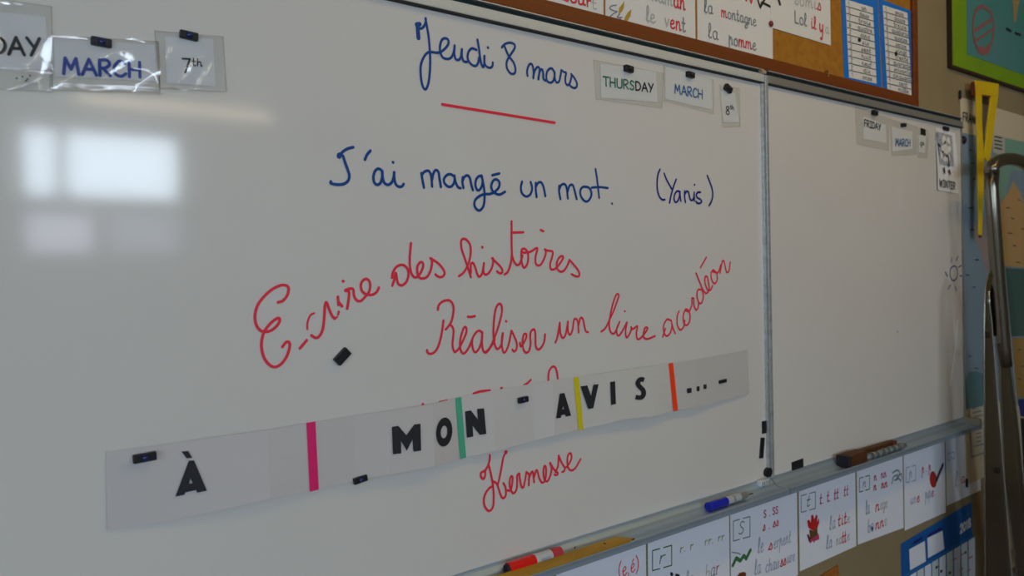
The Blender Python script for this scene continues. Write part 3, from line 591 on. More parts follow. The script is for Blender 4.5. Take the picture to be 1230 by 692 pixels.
el = lambda cx, cy, rx, ry, n=22, tilt=.06: [(cx + rx * math.cos(2 * math.pi * i / n) - tilt * ry * math.sin(2 * math.pi * i / n), cy + ry * math.sin(2 * math.pi * i / n)) for i in range(n)]
letter('letter O', c2, el(727, 421, 46, 83), el(726, 421, 19, 36))
letter('letter N', c2, [(846, 304), (878, 298), (918, 350), (914, 290), (953, 286), (966, 432), (930, 438), (888, 385), (892, 447), (856, 454)])
letter('letter A', c3, [(148, 332), (173, 328), (210, 452), (180, 458), (176, 446), (157, 450), (154, 464), (128, 468)], [(166, 398), (171, 415), (161, 418)])
letter('letter V', c3, [(261, 292), (298, 287), (319, 345), (332, 283), (360, 280), (331, 412), (304, 416)])
letter('letter I', c3, [(424, 268), (450, 264), (455, 388), (428, 394)])
sc_ = catmull([(609, 257), (593, 253), (578, 264), (576, 281), (588, 297), (603, 312), (607, 333), (597, 350), (581, 354), (563, 350)], 4)
def offs(k, d):
    a, b = sc_[max(k - 1, 0)], sc_[min(k + 1, len(sc_) - 1)]; l = math.hypot(b[0] - a[0], b[1] - a[1])
    return (sc_[k][0] - (b[1] - a[1]) / l * d, sc_[k][1] + (b[0] - a[0]) / l * d)
bm = new(); LL = [bm.verts.new(bl(*crop(*c3, [offs(k, 12.5)])[0])) for k in range(len(sc_))]; RR = [bm.verts.new(bl(*crop(*c3, [offs(k, -12.5)])[0])) for k in range(len(sc_))]
for k in range(len(sc_) - 1): bm.faces.new((LL[k], RR[k], RR[k + 1], LL[k + 1]))
lab(link('letter', bm, LETTER, ban), 'black printed letter S')
for q in ([(843, 303), (868, 300), (868, 327), (845, 330)], [(897, 293), (912, 291), (912, 317), (898, 320)], [(933, 283), (950, 280), (951, 304), (935, 308)]): letter('dot', c3, q)

# ------------------------------------------------------------------ things on the tray
def along(p, q, t): return p + (q - p) * t
zt = ZB - .024                                         # floor of the tray
def marker(label, xa, xb, y, z, r, segs, skew=0.0):
    t = thing('marker_pen', label, 'pen', ((xa + xb) / 2, y, z - r))
    for nm, f0, f1, r0, r1, m, lb in segs:
        bm = new(); cyl(bm, (xa + (xb - xa) * f0, y + skew * f0, z), (xa + (xb - xa) * f1, y + skew * f1, z), r * r0, r * r1, 24)
        o = bevel(link(nm, bm, m, t), .0012)
        if lb: lab(o, lb)
    return t
RP = mat('red_plastic', (0.75, 0.015, 0.012), 0.25, coat=.4); RP2 = mat('dull_red_plastic', (0.50, 0.045, 0.06), 0.4)
SLV = mat('pen_label', (0.55, 0.58, 0.62), 0.35, 0.2); BP = mat('blue_plastic', (0.012, 0.02, 0.42), 0.25, coat=.5)
a = at(610, 686, -.026); b = at(673, 663, -.026)
t = marker('red-capped marker pen with silver label lying in the pen tray', a.x, b.x, -.026, zt + .0150, .0130,
       [('end_plug', -.04, 0.0, .7, .8, BLACKI, None), ('cap', 0, .48, .95, 1, RP, 'bright red cap'), ('barrel', .48, .80, .93, .93, SLV, 'silver labelled barrel'), ('tail', .80, 1.0, .96, .9, RP2, 'dull red tail')])
bm = new(); box(bm, a.x + (b.x - a.x) * .56, a.x + (b.x - a.x) * .74, -.0392, -.0380, zt + .014, zt + .018); link('barrel_print', bm, BLUEGREY, t)
a = at(851, 620, -.035); b = at(897, 604, -.035)
marker('blue-capped marker pen with clear barrel lying in the pen tray', a.x, b.x, -.034, zt + .0128, .0118,
       [('cap', 0, .45, 1, 1, BP, 'deep blue cap'), ('barrel', .45, .80, .9, .9, mat('clear_barrel', (0.42, 0.46, 0.50), 0.2, coat=1), 'clear grey barrel'), ('collar', .60, .64, .97, .97, ALUG, None), ('tail', .80, 1.0, .7, .66, ALUG, None)])
# wooden ruler
YW = mat('ruler_wood', (0.46, 0.27, 0.025), 0.5, noise=((8, 60, 60), (0.36, 0.19, 0.015), 3, .3, .7))
r0 = at(640, 694, -.05); r1 = at(757, 657, -.05)
t = thing('ruler', 'yellow varnished wooden rule lying along the tray lip', 'ruler', (r1.x - .2, -.05, zt))
bm = new(); zr = ZB - .0185
V4 = [(r1.x - .60, -.062), (r1.x - .012, -.062), (r1.x, -.058), (r1.x - .030, -.036), (r1.x - .60, -.036)]
A = [bm.verts.new((x, y, zr - .001 + (y + .062) * .20)) for x, y in V4]; B = [bm.verts.new((x, y, zr + .003 + (y + .062) * .20)) for x, y in V4]
bm.faces.new(A[::-1]); bm.faces.new(B)
for i in range(5): j = (i + 1) % 5; bm.faces.new((A[i], A[j], B[j], B[i]))
link('blade', bm, YW, t)
bm = new(); cyl(bm, (r1.x - .075, -.046, zr + .0058), (r1.x - .075, -.046, zr + .0068), .0035, n=12); lab(link('hanging_hole', bm, BROWN, t), 'dark drilled hole')
bm = new(); cyl(bm, (r1.x - .004, -.0575, zr + .000), (r1.x + .006, -.0575, zr + .001), .0028, .0015); lab(link('worn_tip', bm, BROWN, t), 'dark worn tip')
# wooden block eraser, plank and clear packet
WB = mat('dark_orange_wood', (0.11, 0.042, 0.012), 0.6, noise=((20, 60, 60), (0.06, 0.022, 0.008), 3, .3, .7))
a = at(1016, 565, -.04)
t = thing('board_brush', 'brown wooden board brush with black felt end in the tray', 'brush', (a.x, -.04, zt))
bm = new(); box(bm, a.x, a.x + .095, -.058, -.018, zt + .001, zt + .038); bevel(link('wooden_block', bm, WB, t), .003)
bm = new(); box(bm, a.x - .014, a.x, -.059, -.016, zt + .001, zt + .037); bevel(link('felt_pad', bm, BLACKI, t), .003)
t = thing('wooden_stick', 'thin brown wooden stick resting behind the board brush', 'stick', (a.x + .2, -.02, zt))
bm = new(); prism(bm, [(a.x + .098, zt + .016), (a.x + .33, zt + .020), (a.x + .33, zt + .030), (a.x + .098, zt + .032)], -.034, -.016); link('stick', bm, WB, t)
bm = new(); box(bm, a.x + .30, a.x + .325, -.036, -.030, zt + .008, zt + .030); link('stick_end', bm, BROWN, t)
bm = new(); 
for k in range(7): cyl(bm, (a.x + .105 + k * .035, -.047, zt + .013 + .001 * (k % 2)), (a.x + .140 + k * .035, -.047, zt + .013 + .001 * ((k + 1) % 2)), .0115 - .0008 * (k % 3), .0108 - .0008 * ((k + 1) % 3), 14)
tag(link('crumpled_packet', bm, mat('crumpled_clear', (0.13, 0.155, 0.17), 0.18, coat=1, bump=((60, 60, 60), .8, .004)), None, True), 'crumpled clear plastic packet lying in front of the wooden stick', 'packet')

# ------------------------------------------------------------------ cork board with its posters
XC1 = 2.773; zc0 = at(1104, 132, 0).z; ZF0 = ZT + .0375
cork = thing('cork_board', 'wide cork notice board in a varnished brown wooden frame above the whiteboards', 'board', (1.0, 0, ZF0))
bm = new(); box(bm, -.6, XC1 - .02, .006, .0215, ZF0 + .01, 3.0); link('cork_panel', bm, CORK, cork)
bm = new(); prism(bm, [(-.62, ZF0), (XC1, ZF0), (XC1 - .032, ZF0 + .036), (-.62, ZF0 + .036)], -.006, .0215); bevel(link('frame_rail', bm, WOODF, cork), .003)
bm = new(); prism(bm, [(XC1, ZF0), (XC1, 3.03), (XC1 - .032, 3.0), (XC1 - .032, ZF0 + .036)], -.006, .0215); bevel(link('frame_stile', bm, WOODF, cork), .003)
bm = new(); box(bm, -.65, -.62, -.006, .0215, ZF0, 3.03); link('frame_stile', bm, WOODF, cork)
bm = new(); box(bm, -.62, XC1 - .032, -.006, .0215, 3.0, 3.03); link('frame_rail', bm, WOODF, cork)
def sheet(name, label, quad, Y, m, group=None, cat='sheet', th=.0008):
    a = at(*quad[-1], Y); t = thing(name, label, cat, (a.x, Y, a.z), group)
    bm = new(); pxprism(bm, quad, Y, th); link('sheet', bm, m, t); return t
Yc = .0045; up = 260
G1 = 'spelling sheets pinned to the cork board'
s0 = sheet('spelling_sheet', 'sheet ending in red letters, leftmost above the whiteboard, partly under glare', [(560, -220), (723.5, -190), (725, 28.5), (560, -14)], Yc, PAPER, G1)
s1 = sheet('spelling_sheet', 'sheet with two ochre leaves and the word vent', [(726, -190), (833, -170), (835.5, 57.5), (727.5, 29.5)], Yc, PAPER, G1)
s2 = sheet('spelling_sheet', 'sheet reading la montagne and la pomme', [(836, -170), (926, -140), (928.5, 79), (838, 56)], Yc, PAPER, G1)
s3 = sheet('spelling_sheet', 'sheet reading il y a, with bare cork below', [(924, -150), (995, -130), (998, 54.5), (926, 33)], Yc - .0012, PAPER, G1)
text(None, [('s', REDI), ('o', PRTRED), ('ur', PRTRED)], (676, 0), (711, 9), 13, .0045, Y=Yc, parent=s0)
text(None, [('t', PALEI)], (710, 10), (718, 12), 12, .003, Y=Yc, parent=s0)
text(None, [('mam', PALEI), ('an', PRTRED)], (779, -1), (824, 13), 18, .0046, Y=Yc, parent=s1)
text(None, [('le  v', PALEI), ('en', PRTRED), ('t', GREYI)], (776, 25.5), (824, 39), 17, .0044, Y=Yc, parent=s1)
for pts, m, nm in (([(743, 17), (744, 9), (747.5, 5), (750, 1), (749.5, 9), (747, 14)], OCHRE, 'leaf_drawing'), ([(749, 27), (751, 20), (754, 15), (758.5, 11), (757.5, 19), (754, 25), (751, 27.5)], OCHRE, 'leaf_drawing')):
    bm = new(); pxprism(bm, pts, Yc - .0006, .0002); lab(link(nm, bm, m, s1), 'ochre painted leaf')
bm = new()
for st in ([(740, 6.5), (735, 7), (732, 10), (737, 13), (741, 14), (736, 17), (732, 21), (735, 24)], [(744, 17), (741, 21), (747, 21)], [(744, 21.5), (746, 26), (739, 30), (745, 32)], [(748.5, 30), (750, 26)], [(727.5, 25), (728.5, 29)]): ink(bm, st, .0028, Yc)
lab(link('wind_drawing', bm, GREYI, s1), 'grey curly wind lines')
text(None, [('la', GREYI)], (845.5, 15), (857, 17.5), 15, .0034, Y=Yc, parent=s2)
text(None, [('m', PRTRED), ('ontagne', GREYI)], (866, 20), (909, 32), 13, .0036, Y=Yc, parent=s2)
text(None, [('la', GREYI)], (850.5, 45), (863.5, 49), 16, .0034, Y=Yc, parent=s2)
text(None, [('po', GREYI), ('mm', PRTRED), ('e', GREYI)], (875, 53), (909, 61), 14, .0040, Y=Yc, parent=s2)
bm = new()
for st in ([(908, -6), (913, 9), (920, -4)], [(913, 9), (915, 3), (919, 5), (925, 8)]): ink(bm, st, .007, Yc, smooth=False)
lab(link('mountain_drawing', bm, BLACKI, s2), 'dark mountain line drawing')
bm = new()
for st in ([(893, -4), (896, 1), (899, -4), (902, 4), (904, -3)],): ink(bm, st, .005, Yc, smooth=False)
link('lettering', bm, PRTRED, s2)
text(None, [('somi', PALEI), ('s', PRTRED)], (954, 5), (987, 13), 14, .004, Y=Yc - .0012, parent=s3)
text(None, [('Lol', GREYI), (' ', GREYI), ('il', PRTRED)], (954, 27), (981, 36), 14, .0042, Y=Yc - .0012, parent=s3)
text(None, [('y', PRTRED)], (984, 39), (989.5, 41), 17, .0060, Y=Yc - .0012, parent=s3)
text(None, [('a', PALEI)], (991, 40), (996, 41), 12, .0035, Y=Yc - .0012, parent=s3)
bm = new(); ink(bm, [(935, 0), (936.5, 5)], .010, Yc - .0012); link('drawing_stroke', bm, BLACKI, s3)
# blue number charts
def chart(label, outer, inner, rows, words, tops):
    t = sheet('number_chart', label, outer, Yc, BLUECARD, 'blue number charts on the cork board', 'chart')
    bm = new(); pxprism(bm, inner, Yc - .0010, .0005); lab(link('word_table', bm, PAPER, t), 'white printed table of number words')
    tl, tr, br, b_l = inner; Yq = Yc - .0010
    bm = new(); 
    for k in range(1, rows):
        f = k / rows; pa = (tl[0] + (b_l[0] - tl[0]) * f, tl[1] + (b_l[1] - tl[1]) * f); pb = (tr[0] + (br[0] - tr[0]) * f, tr[1] + (br[1] - tr[1]) * f)
        ink(bm, [pa, pb], .0022, Yq)
    lab(link('row_lines', bm, BLACKI, t), 'thin dark row lines')
    for k in range(rows):
        f = (k + .78) / rows; L = (tl[0] + (b_l[0] - tl[0]) * f, tl[1] + (b_l[1] - tl[1]) * f); R_ = (tr[0] + (br[0] - tr[0]) * f, tr[1] + (br[1] - tr[1]) * f)
        g = lambda u: (L[0] + (R_[0] - L[0]) * u, L[1] + (R_[1] - L[1]) * u)
        wd, tl_ = words[k]; n = len(wd)
        text(None, [(wd, GREYI)], g(.66 - .045 * n), g(.66 + .045 * n), 5.0, .0030, Y=Yq, parent=t)
        text(None, [(tl_, GREYI)], g(.08), g(.08 + .07 * len(tl_)), 4.5, .0024, Y=Yq, parent=t)
    return t
chart('left blue number chart with white word table on the cork board', [(1009.5, -40), (1053.5, -28), (1059.5, 112), (1014.5, 104.5)],
      [(1015.5, -1), (1048.5, 9), (1053, 100.5), (1020, 93)], 11, list(zip(['un', 'deux', 'trois', 'quatre', 'cinq', 'six', 'sept', 'huit', 'neuf', 'dix', 'onze'], '12782222221')), 0)
chart('right blue number chart with white word table, nearest the frame corner', [(1056, -2), (1094, 13), (1100, 126.5), (1061.5, 116.5)],
      [(1060.5, 6), (1090, 15.5), (1095, 115), (1066, 108)], 13, list(zip(['onze', 'douze', 'treize', 'quatorze', 'quinze', 'seize', 'vingt', 'trente', 'quarante', 'soixante', 'cinquante', 'cent', 'mille'], '1278222222211')), 0)
def pin(c, m, label, r=.0085):
    p = at(*c, Yc - .004); t = thing('push_pin', label, 'pin', (p.x, Yc, p.z), 'push pins in the cork board')
    bm = new(); bmesh.ops.create_uvsphere(bm, u_segments=14, v_segments=8, radius=r)
    for v in bm.verts: v.co = Vector((p.x + v.co.x, Yc - .004 + v.co.y * .5, p.z + v.co.z))
    link('pin_head', bm, m, t, True)
    bm = new(); cyl(bm, (p.x, Yc - .004, p.z), (p.x, Yc + .008, p.z), .0008, n=6); link('pin_shaft', bm, ALU, t)
pin((723, 25), mat('green_pin', (0.01, 0.10, 0.05), .4), 'dark green push pin beside the leaf sheet')
pin((831.5, 50.5), mat('red_pin', (0.30, 0.04, 0.02), .4), 'red push pin at the lower right of the leaf sheet')
pin((926.5, 28.5), mat('dark_red_pin', (0.22, 0.02, 0.02), .4), 'dark red push pin beside the la montagne sheet')
pin((1032.5, 48), BLACKI, 'black push pin in the left number chart', .007)
pin((1076.5, 64.5), BLACKI, 'black push pin in the right number chart', .007)
bm = new(); p = at(991.5, 86, .004); cyl(bm, (p.x, .012, p.z), (p.x, -.006, p.z), .003); cyl(bm, (p.x, -.005, p.z), (p.x, -.005, p.z - .018), .003)
tag(link('cork_hook', bm, mat('hook_brass', (.25, .13, .03), .5, .3)), 'tiny brown hook in the bare cork left of the charts', 'hook')

# ------------------------------------------------------------------ alphabet sheets below the tray
Ys = WY - .0015
G2 = 'sound sheets below the pen tray'
def low(label, xl, xr, yl, yr, tl, tr):
    return sheet('sound_sheet', label, [(xl, tl), (xr, tr), (xr + 1.5, yr), (xl + 1.5, yl)], Ys, PAPERB, G2)
q0 = low('sound sheet with a red bracketed pair of letters, leftmost below the tray', 668, 775.5, 800, 762, 676, 636)
q1 = low('sound sheet with a bracketed r and olive letters', 778, 875.5, 764, 728, 636, 604)
q2 = low('sound sheet reading le serpent and la chaussure', 877, 957, 726, 691, 604, 576)
q3 = low('sound sheet with a red rooster drawing', 959.5, 1027, 686.5, 656, 576, 555)
q4 = low('sound sheet with red double n letters', 1029, 1084, 654.5, 634, 555, 540)
q5 = low('sound sheet with a red pipe drawing', 1085.5, 1134.5, 637.5, 615.5, 540, 524)
q6 = low('sound sheet right of the pipe sheet, under the tray end', 1136, 1176.5, 607.5, 589, 524, 512)
def T(par, s, p0, p1, h, w, sl=0.0): return text(None, s, p0, p1, h, w * .82, Y=Ys, slant=sl, parent=par)
def brk(par, l, t_, r, b, m, ch, slope=-.28, cm=None):
    w_ = r - l; bm = new()
    f = lambda x, y: (x, y + (x - l) * slope)
    for st in ([f(l + w_ * .38, t_), f(l, t_), f(l, b), f(l + w_ * .38, b)], [f(r - w_ * .42, t_), f(r, t_), f(r, b), f(r - w_ * .42, b)]): ink(bm, st, .0030, Ys, smooth=False)
    lab(link('bracket', bm, m, par), 'square bracket drawn around a sound')
    T(par, [(ch, cm or m)], f(l + w_ * .30, b - (b - t_) * .25), f(l + w_ * .68, b - (b - t_) * .25), (b - t_) * .62, .0034, .2)
T(q0, [('(e,é)', REDI)], (743, 694), (768, 684), 17, .0034)
brk(q1, 783.5, 661.5, 806.5, 685.5, DGREEN, 'r', cm=DGREEN)
T(q1, [('r. r   rr. rr', OLIVE)], (816, 664), (870, 648), 9, .0032, .15)
T(q1, [('le   b', PALEI), ('a', GREYI), ('r', MAGR)], (823, 705), (864, 689), 17, .0036, .15)
bm = new()
for st in ([(806, 689), (807, 690.5)], [(812, 691), (815, 692)]): ink(bm, st, .008, Ys)
link('drawing_stroke', bm, BLACKI, q1)
brk(q2, 880.5, 626, 900.5, 650, GREYI, 'S', cm=DGREEN)
T(q2, [('S . SS', MAGR)], (917, 622), (935, 616), 8.5, .0042)
T(q2, [('s . ss', PRTRED)], (916, 638), (935.5, 631), 11, .0042, .1)
T(q2, [('le', BLUEGREY)], (910, 665), (917.5, 662), 17, .0036, .15)
T(q2, [('s', PRTRED)], (922.5, 661), (928.5, 659), 12, .0052, .1)
T(q2, [('erpent', BLUEGREY)], (929, 659.5), (950, 651), 14, .0034, .15)
T(q2, [('la', BLUEGREY)], (906, 691), (914, 688), 17, .0036, .15)
T(q2, [('chau', BLUEGREY)], (919, 688), (936, 682), 15, .0034, .15)
T(q2, [('ss', PRTRED)], (937, 681), (944.5, 678), 13, .0050, .1)
T(q2, [('ure', BLUEGREY)], (945, 677), (955, 673), 13, .0034, .15)
bm = new(); ink(bm, [(880, 679), (884, 670.5), (889, 673.5), (893, 667.5), (896, 671), (901, 661)], .011, Ys, smooth=False); lab(link('snake_drawing', bm, DGREEN, q2), 'green zigzag snake')
bm = new(); ink(bm, [(879, 663.5), (886, 664.5), (889, 666)], .003, Ys); link('drawing_stroke', bm, GREYI, q2)
bm = new(); pxprism(bm, [(885, 693), (888, 688.5), (893, 687), (896, 688), (896, 700), (885, 703)], Ys - .0004, .0002); lab(link('shoe_drawing', bm, BROWN, q2), 'brown painted shoe')
brk(q3, 962, 595.5, 979, 615.5, GREYI, 't', cm=DGREEN)
T(q3, [('t. t. tt  tt', MAGR)], (984, 606), (1019, 594.5), 12, .0042, .15)
for pts, m, lb in (([(971, 634), (969.5, 626), (972, 624), (974, 628), (974.5, 619), (977, 618.5), (978, 624), (980.5, 618), (982, 620), (981.5, 627), (984, 622.5), (984, 628), (982, 634), (977, 638)], mat('red_paint', (.55, .02, .02), .7), 'red painted rooster comb and head'),
                 ([(972, 636), (977, 638), (982, 634), (982, 640), (984, 644), (984, 648), (978, 650), (972, 649), (973, 643)], mat('dark_paint', (.12, .07, .02), .7), 'olive brown rooster body'),
                 ([(972, 642), (969, 642), (971, 645), (972, 650), (977, 646), (982, 642), (984, 644), (983, 648), (979, 650), (978, 652), (976, 650), (973, 653), (971, 649)], MAGR, 'dark red rooster tail')):
    bm = new(); pxprism(bm, pts, Ys - .0004 - .0003 * m.name.count('paint') - (.0006 if m is MAGR else 0) - (.0002 if m.name[0] == 'd' else 0), .00015); lab(link('rooster_drawing', bm, m, q3), lb)
T(q3, [('la', BLUEGREY)], (996, 637), (1003.5, 634), 15, .0036, .15); T(q3, [('tit', PRTRED)], (1006, 632.5), (1017, 628), 13, .0050, .12); T(q3, [('e', PALEI)], (1017, 628.5), (1021, 627), 11, .0034, .1)
T(q3, [('la', BLUEGREY)], (992, 660), (999.5, 657), 15, .0036, .15); T(q3, [('na', PALEI)], (1004, 655.5), (1011, 652.5), 12, .0034, .12); T(q3, [('tt', PRTRED)], (1011, 653), (1016.5, 650.5), 13, .0048, .1); T(q3, [('e', PALEI)], (1017, 649.5), (1021, 648), 11, .0034, .1)
brk(q4, 1032, 574.5, 1044, 591, DGREEN, 'n', cm=GREYI)
T(q4, [('n  nn', MAGR)], (1049.5, 577.5), (1065, 572.5), 9, .0048); T(q4, [('n  nn', PRTRED)], (1049, 589.5), (1066, 584.5), 9, .0056, .1)
T(q4, [('la', BLUEGREY)], (1039.5, 618.5), (1044.5, 616.5), 16, .0038, .1); T(q4, [('n', PRTRED)], (1051, 614.5), (1057, 612.5), 12, .0058, .1); T(q4, [('age', PALEI)], (1057, 612.5), (1066, 609), 12, .0034, .15)
T(q4, [('bo', BLUEGREY)], (1042, 640), (1049.5, 637.5), 16, .0044, .1); T(q4, [('nn', PRTRED)], (1051, 636.5), (1062, 632), 12, .0056, .1); T(q4, [('e', PALEI)], (1062, 631.5), (1066, 630), 12, .0034, .1)
bm = new(); ink(bm, [(1047, 634.5), (1047.6, 635.5)], .013, Ys); link('ink_blot', bm, NAVY, q4)
bm = new()
for st in ([(1071, 581), (1073, 573), (1078, 571), (1076, 577), (1082, 569), (1083, 575)], [(1072, 568), (1077, 565), (1080, 567), (1079, 573)], [(1074, 577), (1079, 575), (1082, 578)]): ink(bm, st, .006, Ys)
lab(link('cloud_drawing', bm, GREYI, q4), 'grey scribbled cloud')
brk(q5, 1088, 562, 1099.5, 580, BLUEGREY, 'p')
T(q5, [('p . p', PRTRED)], (1107, 568.5), (1118, 565), 10, .0046, .1)
bm = new(); pxprism(bm, el(1121, 576, 4.2, 10, 18, -.05), Ys - .0006, .0003); lab(link('pipe_drawing', bm, mat('pipe_red', (.42, .03, .02), .7), q5), 'dark red pipe bowl')
bm = new(); ink(bm, [(1124.5, 577), (1128, 568), (1132, 558.5)], .016, Ys, .0009); lab(link('pipe_drawing', bm, mat('pipe_stem', (.05, .045, .06), .7), q5), 'dark slanting pipe stem')
T(q5, [('un', BLUEGREY)], (1093, 606), (1100.5, 603.5), 11, .0040, .1); T(q5, [('e', PRTRED)], (1101, 603.5), (1105, 602), 11, .0055, .1); T(q5, [('pip', BLUEGREY)], (1111, 600), (1118, 597), 12, .0038, .1); T(q5, [('e', MAGR)], (1118.5, 597), (1122, 595.5), 11, .0050, .1)
brk(q6, 1138, 545, 1146, 553, BLUEGREY, 'i')
T(q6, [('l', BLUEGREY)], (1147, 585), (1150, 584), 17, .0045, .1); T(q6, [('a', PRTRED)], (1154, 581), (1159, 579), 12, .0055, .1); T(q6, [('ngue', BLUEGREY)], (1160, 578), (1173, 573), 11, .0038, .1)

# ------------------------------------------------------------------ blue calendar
BLC = mat('calendar_blue', (0.010, 0.10, 0.34), .6); BLC2 = mat('calendar_mid_blue', (0.02, 0.16, 0.45), .6)
Yk = WY - .001
cal = sheet('wall_calendar', 'blue 2018 wall calendar at the lower right below the sound sheets', [(1082, 653.5), (1167, 603), (1176, 905), (1089, 1040)], Yk, BLC, None, 'calendar')
def cp(pts, m, nm, lb=None, lift=.0006):
    bm = new(); pxprism(bm, crop(1080, 600, 7.52, pts), Yk - lift, lift * .5); o = link(nm, bm, m, cal)
    if lb: lab(o, lb)
cp([(92, 452), (232, 376), (242, 560), (100, 640)], PAPERB, 'date_box', 'white date box'); cp([(255, 350), (392, 282), (408, 448), (262, 530)], PAPERB, 'date_box', 'white date box')
cp([(40, 690), (670, 322), (672, 336), (40, 706)], BLC2, 'header_line')
for k in range(9):
    x0 = 100 + k * 66; x1 = x0 + 56; f = lambda x: 722 - (x - 40) * .595
    cp([(x0, f(x0)), (x1, f(x1)), (x1 + 15, 2200), (x0 + 15, 2200)], mat('month_paper', (.60, .66, .66), .7) if k % 2 else PAPERB, 'month_column')
text(None, [('2018', PAPER)], (1153, 640.5), (1166, 631.5), 9.5, .009, Y=Yk - .0006, parent=cal)
text(None, [('2017', BLC2)], (1158, 624), (1164, 620.5), 5, .005, Y=Yk - .0006, parent=cal)
for a, b in ((( 130, 395), (205, 350)), ((265, 325), (385, 262))):
    bm = new(); ink(bm, crop(1080, 600, 7.52, [a, b]), .010, Yk, .0007); link('header_print', bm, NAVY, cal)
FADE = mat('faded_red', (.5, .25, .25), .7)
for a in ((590, 482), (330, 615), (372, 650), (450, 665)): bm = new(); ink(bm, crop(1080, 600, 7.52, [a, (a[0] + 12, a[1] - 6)]), .010, Yk, .001); link('date_mark', bm, BLACKI, cal)
for a in ((480, 550), (545, 640), (630, 530), (610, 650), (560, 500)): bm = new(); ink(bm, crop(1080, 600, 7.52, [a, (a[0] + 30, a[1] - 18)]), .007, Yk, .001); link('date_mark', bm, FADE, cal)
# corner of a brown wooden panel poking into view at the bottom
p = at(1008, 679.5, 0)
bm = new(); prism(bm, xz([(984, 694), (1008, 679.5), (1009.5, 780), (984, 810)], Ys - .006), Ys - .006, WY); tag(bevel(link('wooden_plaque', bm, mat('orange_wood', (.42, .15, .03), .5, noise=((5, 5, 60), (.30, .10, .02), 3, .3, .7))), .002), 'corner of a brown wooden plaque at the bottom edge, under the rooster sheet', 'plaque')

# ------------------------------------------------------------------ green-bordered picture, upper right
Yg = WY - .012
pic = thing('framed_picture', 'teal picture with a lime green border at the top right corner', 'picture', tuple(at(1143, 78, Yg)))
def ext(p, x, slope): return (x, p[1] + (x - p[0]) * slope)
C0 = at(1143, 78, Yg)
gx, gz = C0.x, C0.z
def rect(bm, x0, x1, z0, z1, y0, y1): box(bm, x0, x1, y0, y1, z0, z1)
LIME = mat('lime_paper', (.19, .34, .006), .7, noise=((6, 6, 6), (.15, .29, .012), 3, .3, .7)); TEAL = mat('teal_print', (.055, .23, .20), .7, noise=((4, 4, 4), (.085, .22, .24), 4, .3, .7))
bm = new(); rect(bm, gx, gx + 1.5, gz, gz + .9, Yg + .002, WY); lab(link('backing', bm, LIME, pic), 'lime green border')
i1 = at(1162, 65, Yg)
bm = new(); rect(bm, i1.x, gx + 1.36, i1.z, gz + .76, Yg + .0005, Yg + .003); lab(link('print', bm, TEAL, pic), 'teal printed sheet')
FR = mat('dark_wood_edge', (.035, .022, .012), .5)
for x0, x1, z0, z1 in ((gx - .010, gx, gz - .010, gz + .91), (gx, gx + 1.5, gz - .010, gz), (gx + 1.5, gx + 1.51, gz - .01, gz + .91), (gx, gx + 1.5, gz + .9, gz + .91)):
    bm = new(); rect(bm, x0, x1, z0, z1, Yg - .004, WY); link('frame_bar', bm, FR, pic)
bm = new(); s = 5.767; FADR = mat('faded_crimson', (.26, .10, .10), .7)
ring = [(400, 42), (360, 70), (340, 140), (340, 230), (355, 300), (385, 355), (420, 362), (455, 320), (478, 240), (480, 160), (455, 80), (400, 42)]
ink(bm, crop(1110, 0, s, ring), .014, Yg); ink(bm, crop(1110, 0, s, [(345, 215), (475, 130)]), .014, Yg); ink(bm, crop(1110, 0, s, [(345, 290), (478, 200)]), .010, Yg); ink(bm, crop(1110, 0, s, [(380, 345), (420, 355), (445, 335)]), .030, Yg)
lab(link('ring_mark', bm, FADR, pic), 'faded red struck-through oval')
bm = new(); pxprism(bm, crop(1110, 0, s, [(612, -20), (668, -20), (650, 60), (635, 155), (620, 150), (618, 60)]), Yg - .0006, .0004); lab(link('painted_shape', bm, mat('tan_print', (.33, .24, .10), .7), pic), 'tan tapering shape')
bm = new()
for st in ([(570, 200), (600, 215)], [(630, 230), (665, 242)]): ink(bm, crop(1110, 0, s, st), .012, Yg, .0008, False)
link('painted_mark', bm, BLACKI, pic)

# ------------------------------------------------------------------ map of France
Ym = WY - .003
mp_ = thing('wall_map', 'map of France poster hanging right of the whiteboards behind the ladder', 'map', tuple(at(1160, 585, Ym)))
def mpoly(pts, m, nm, lb=None, lift=0.0004):
    bm = new(); pxprism(bm, pts, Ym - lift, .0003); o = link(nm, bm, m, mp_)
    if lb: lab(o, lb)
    return o
MP = mat('map_paper', (.55, .48, .34), .7); SEA = mat('map_sea', (.20, .27, .36), .7, noise=((3, 3, 3), (.17, .25, .31), 3, .3, .7)); SEA2 = mat('map_dark_sea', (.09, .19, .22), .7)
TAN = mat('map_tan', (.50, .28, .12), .7, noise=((8, 8, 8), (.42, .30, .12), 4, .3, .7)); PINKL = mat('map_pink', (.30, .22, .19), .7, noise=((8, 8, 8), (.2, .22, .25), 4, .3, .7)); GRN = mat('map_green', (.18, .34, .28), .7)
bm = new(); pxprism(bm, [(1153.5, 116.5), (1330, 170), (1345, 500), (1160.5, 583)], Ym, .002); link('poster_sheet', bm, MP, mp_)
mpoly([(1155, 159), (1330, 196), (1340, 480), (1160.5, 491)], SEA, 'sea_print', 'grey blue sea', .0003)
mpoly([(1195, 163), (1330, 192), (1330, 215), (1230, 205), (1214, 205), (1208, 235), (1199, 245), (1197, 205)], GRN, 'land_print', 'pale green land', .0008)
mpoly([(1192, 161), (1207, 164), (1207, 187), (1193, 183)], mat('map_note', (.42, .42, .36), .7), 'note_print', 'pale note box', .0010)
bm = new()
for k in range(4): ink(bm, [(1194, 164 + k * 4.5), (1203, 166 + k * 4.5)], .005, Ym, .0016)
link('note_lines', bm, BLACKI, mp_)
mpoly([(1169, 272), (1176, 262), (1186, 262), (1192, 290), (1192, 330), (1183, 325), (1178, 300), (1170, 288)], PINKL, 'land_print', 'dull pink land', .0008)
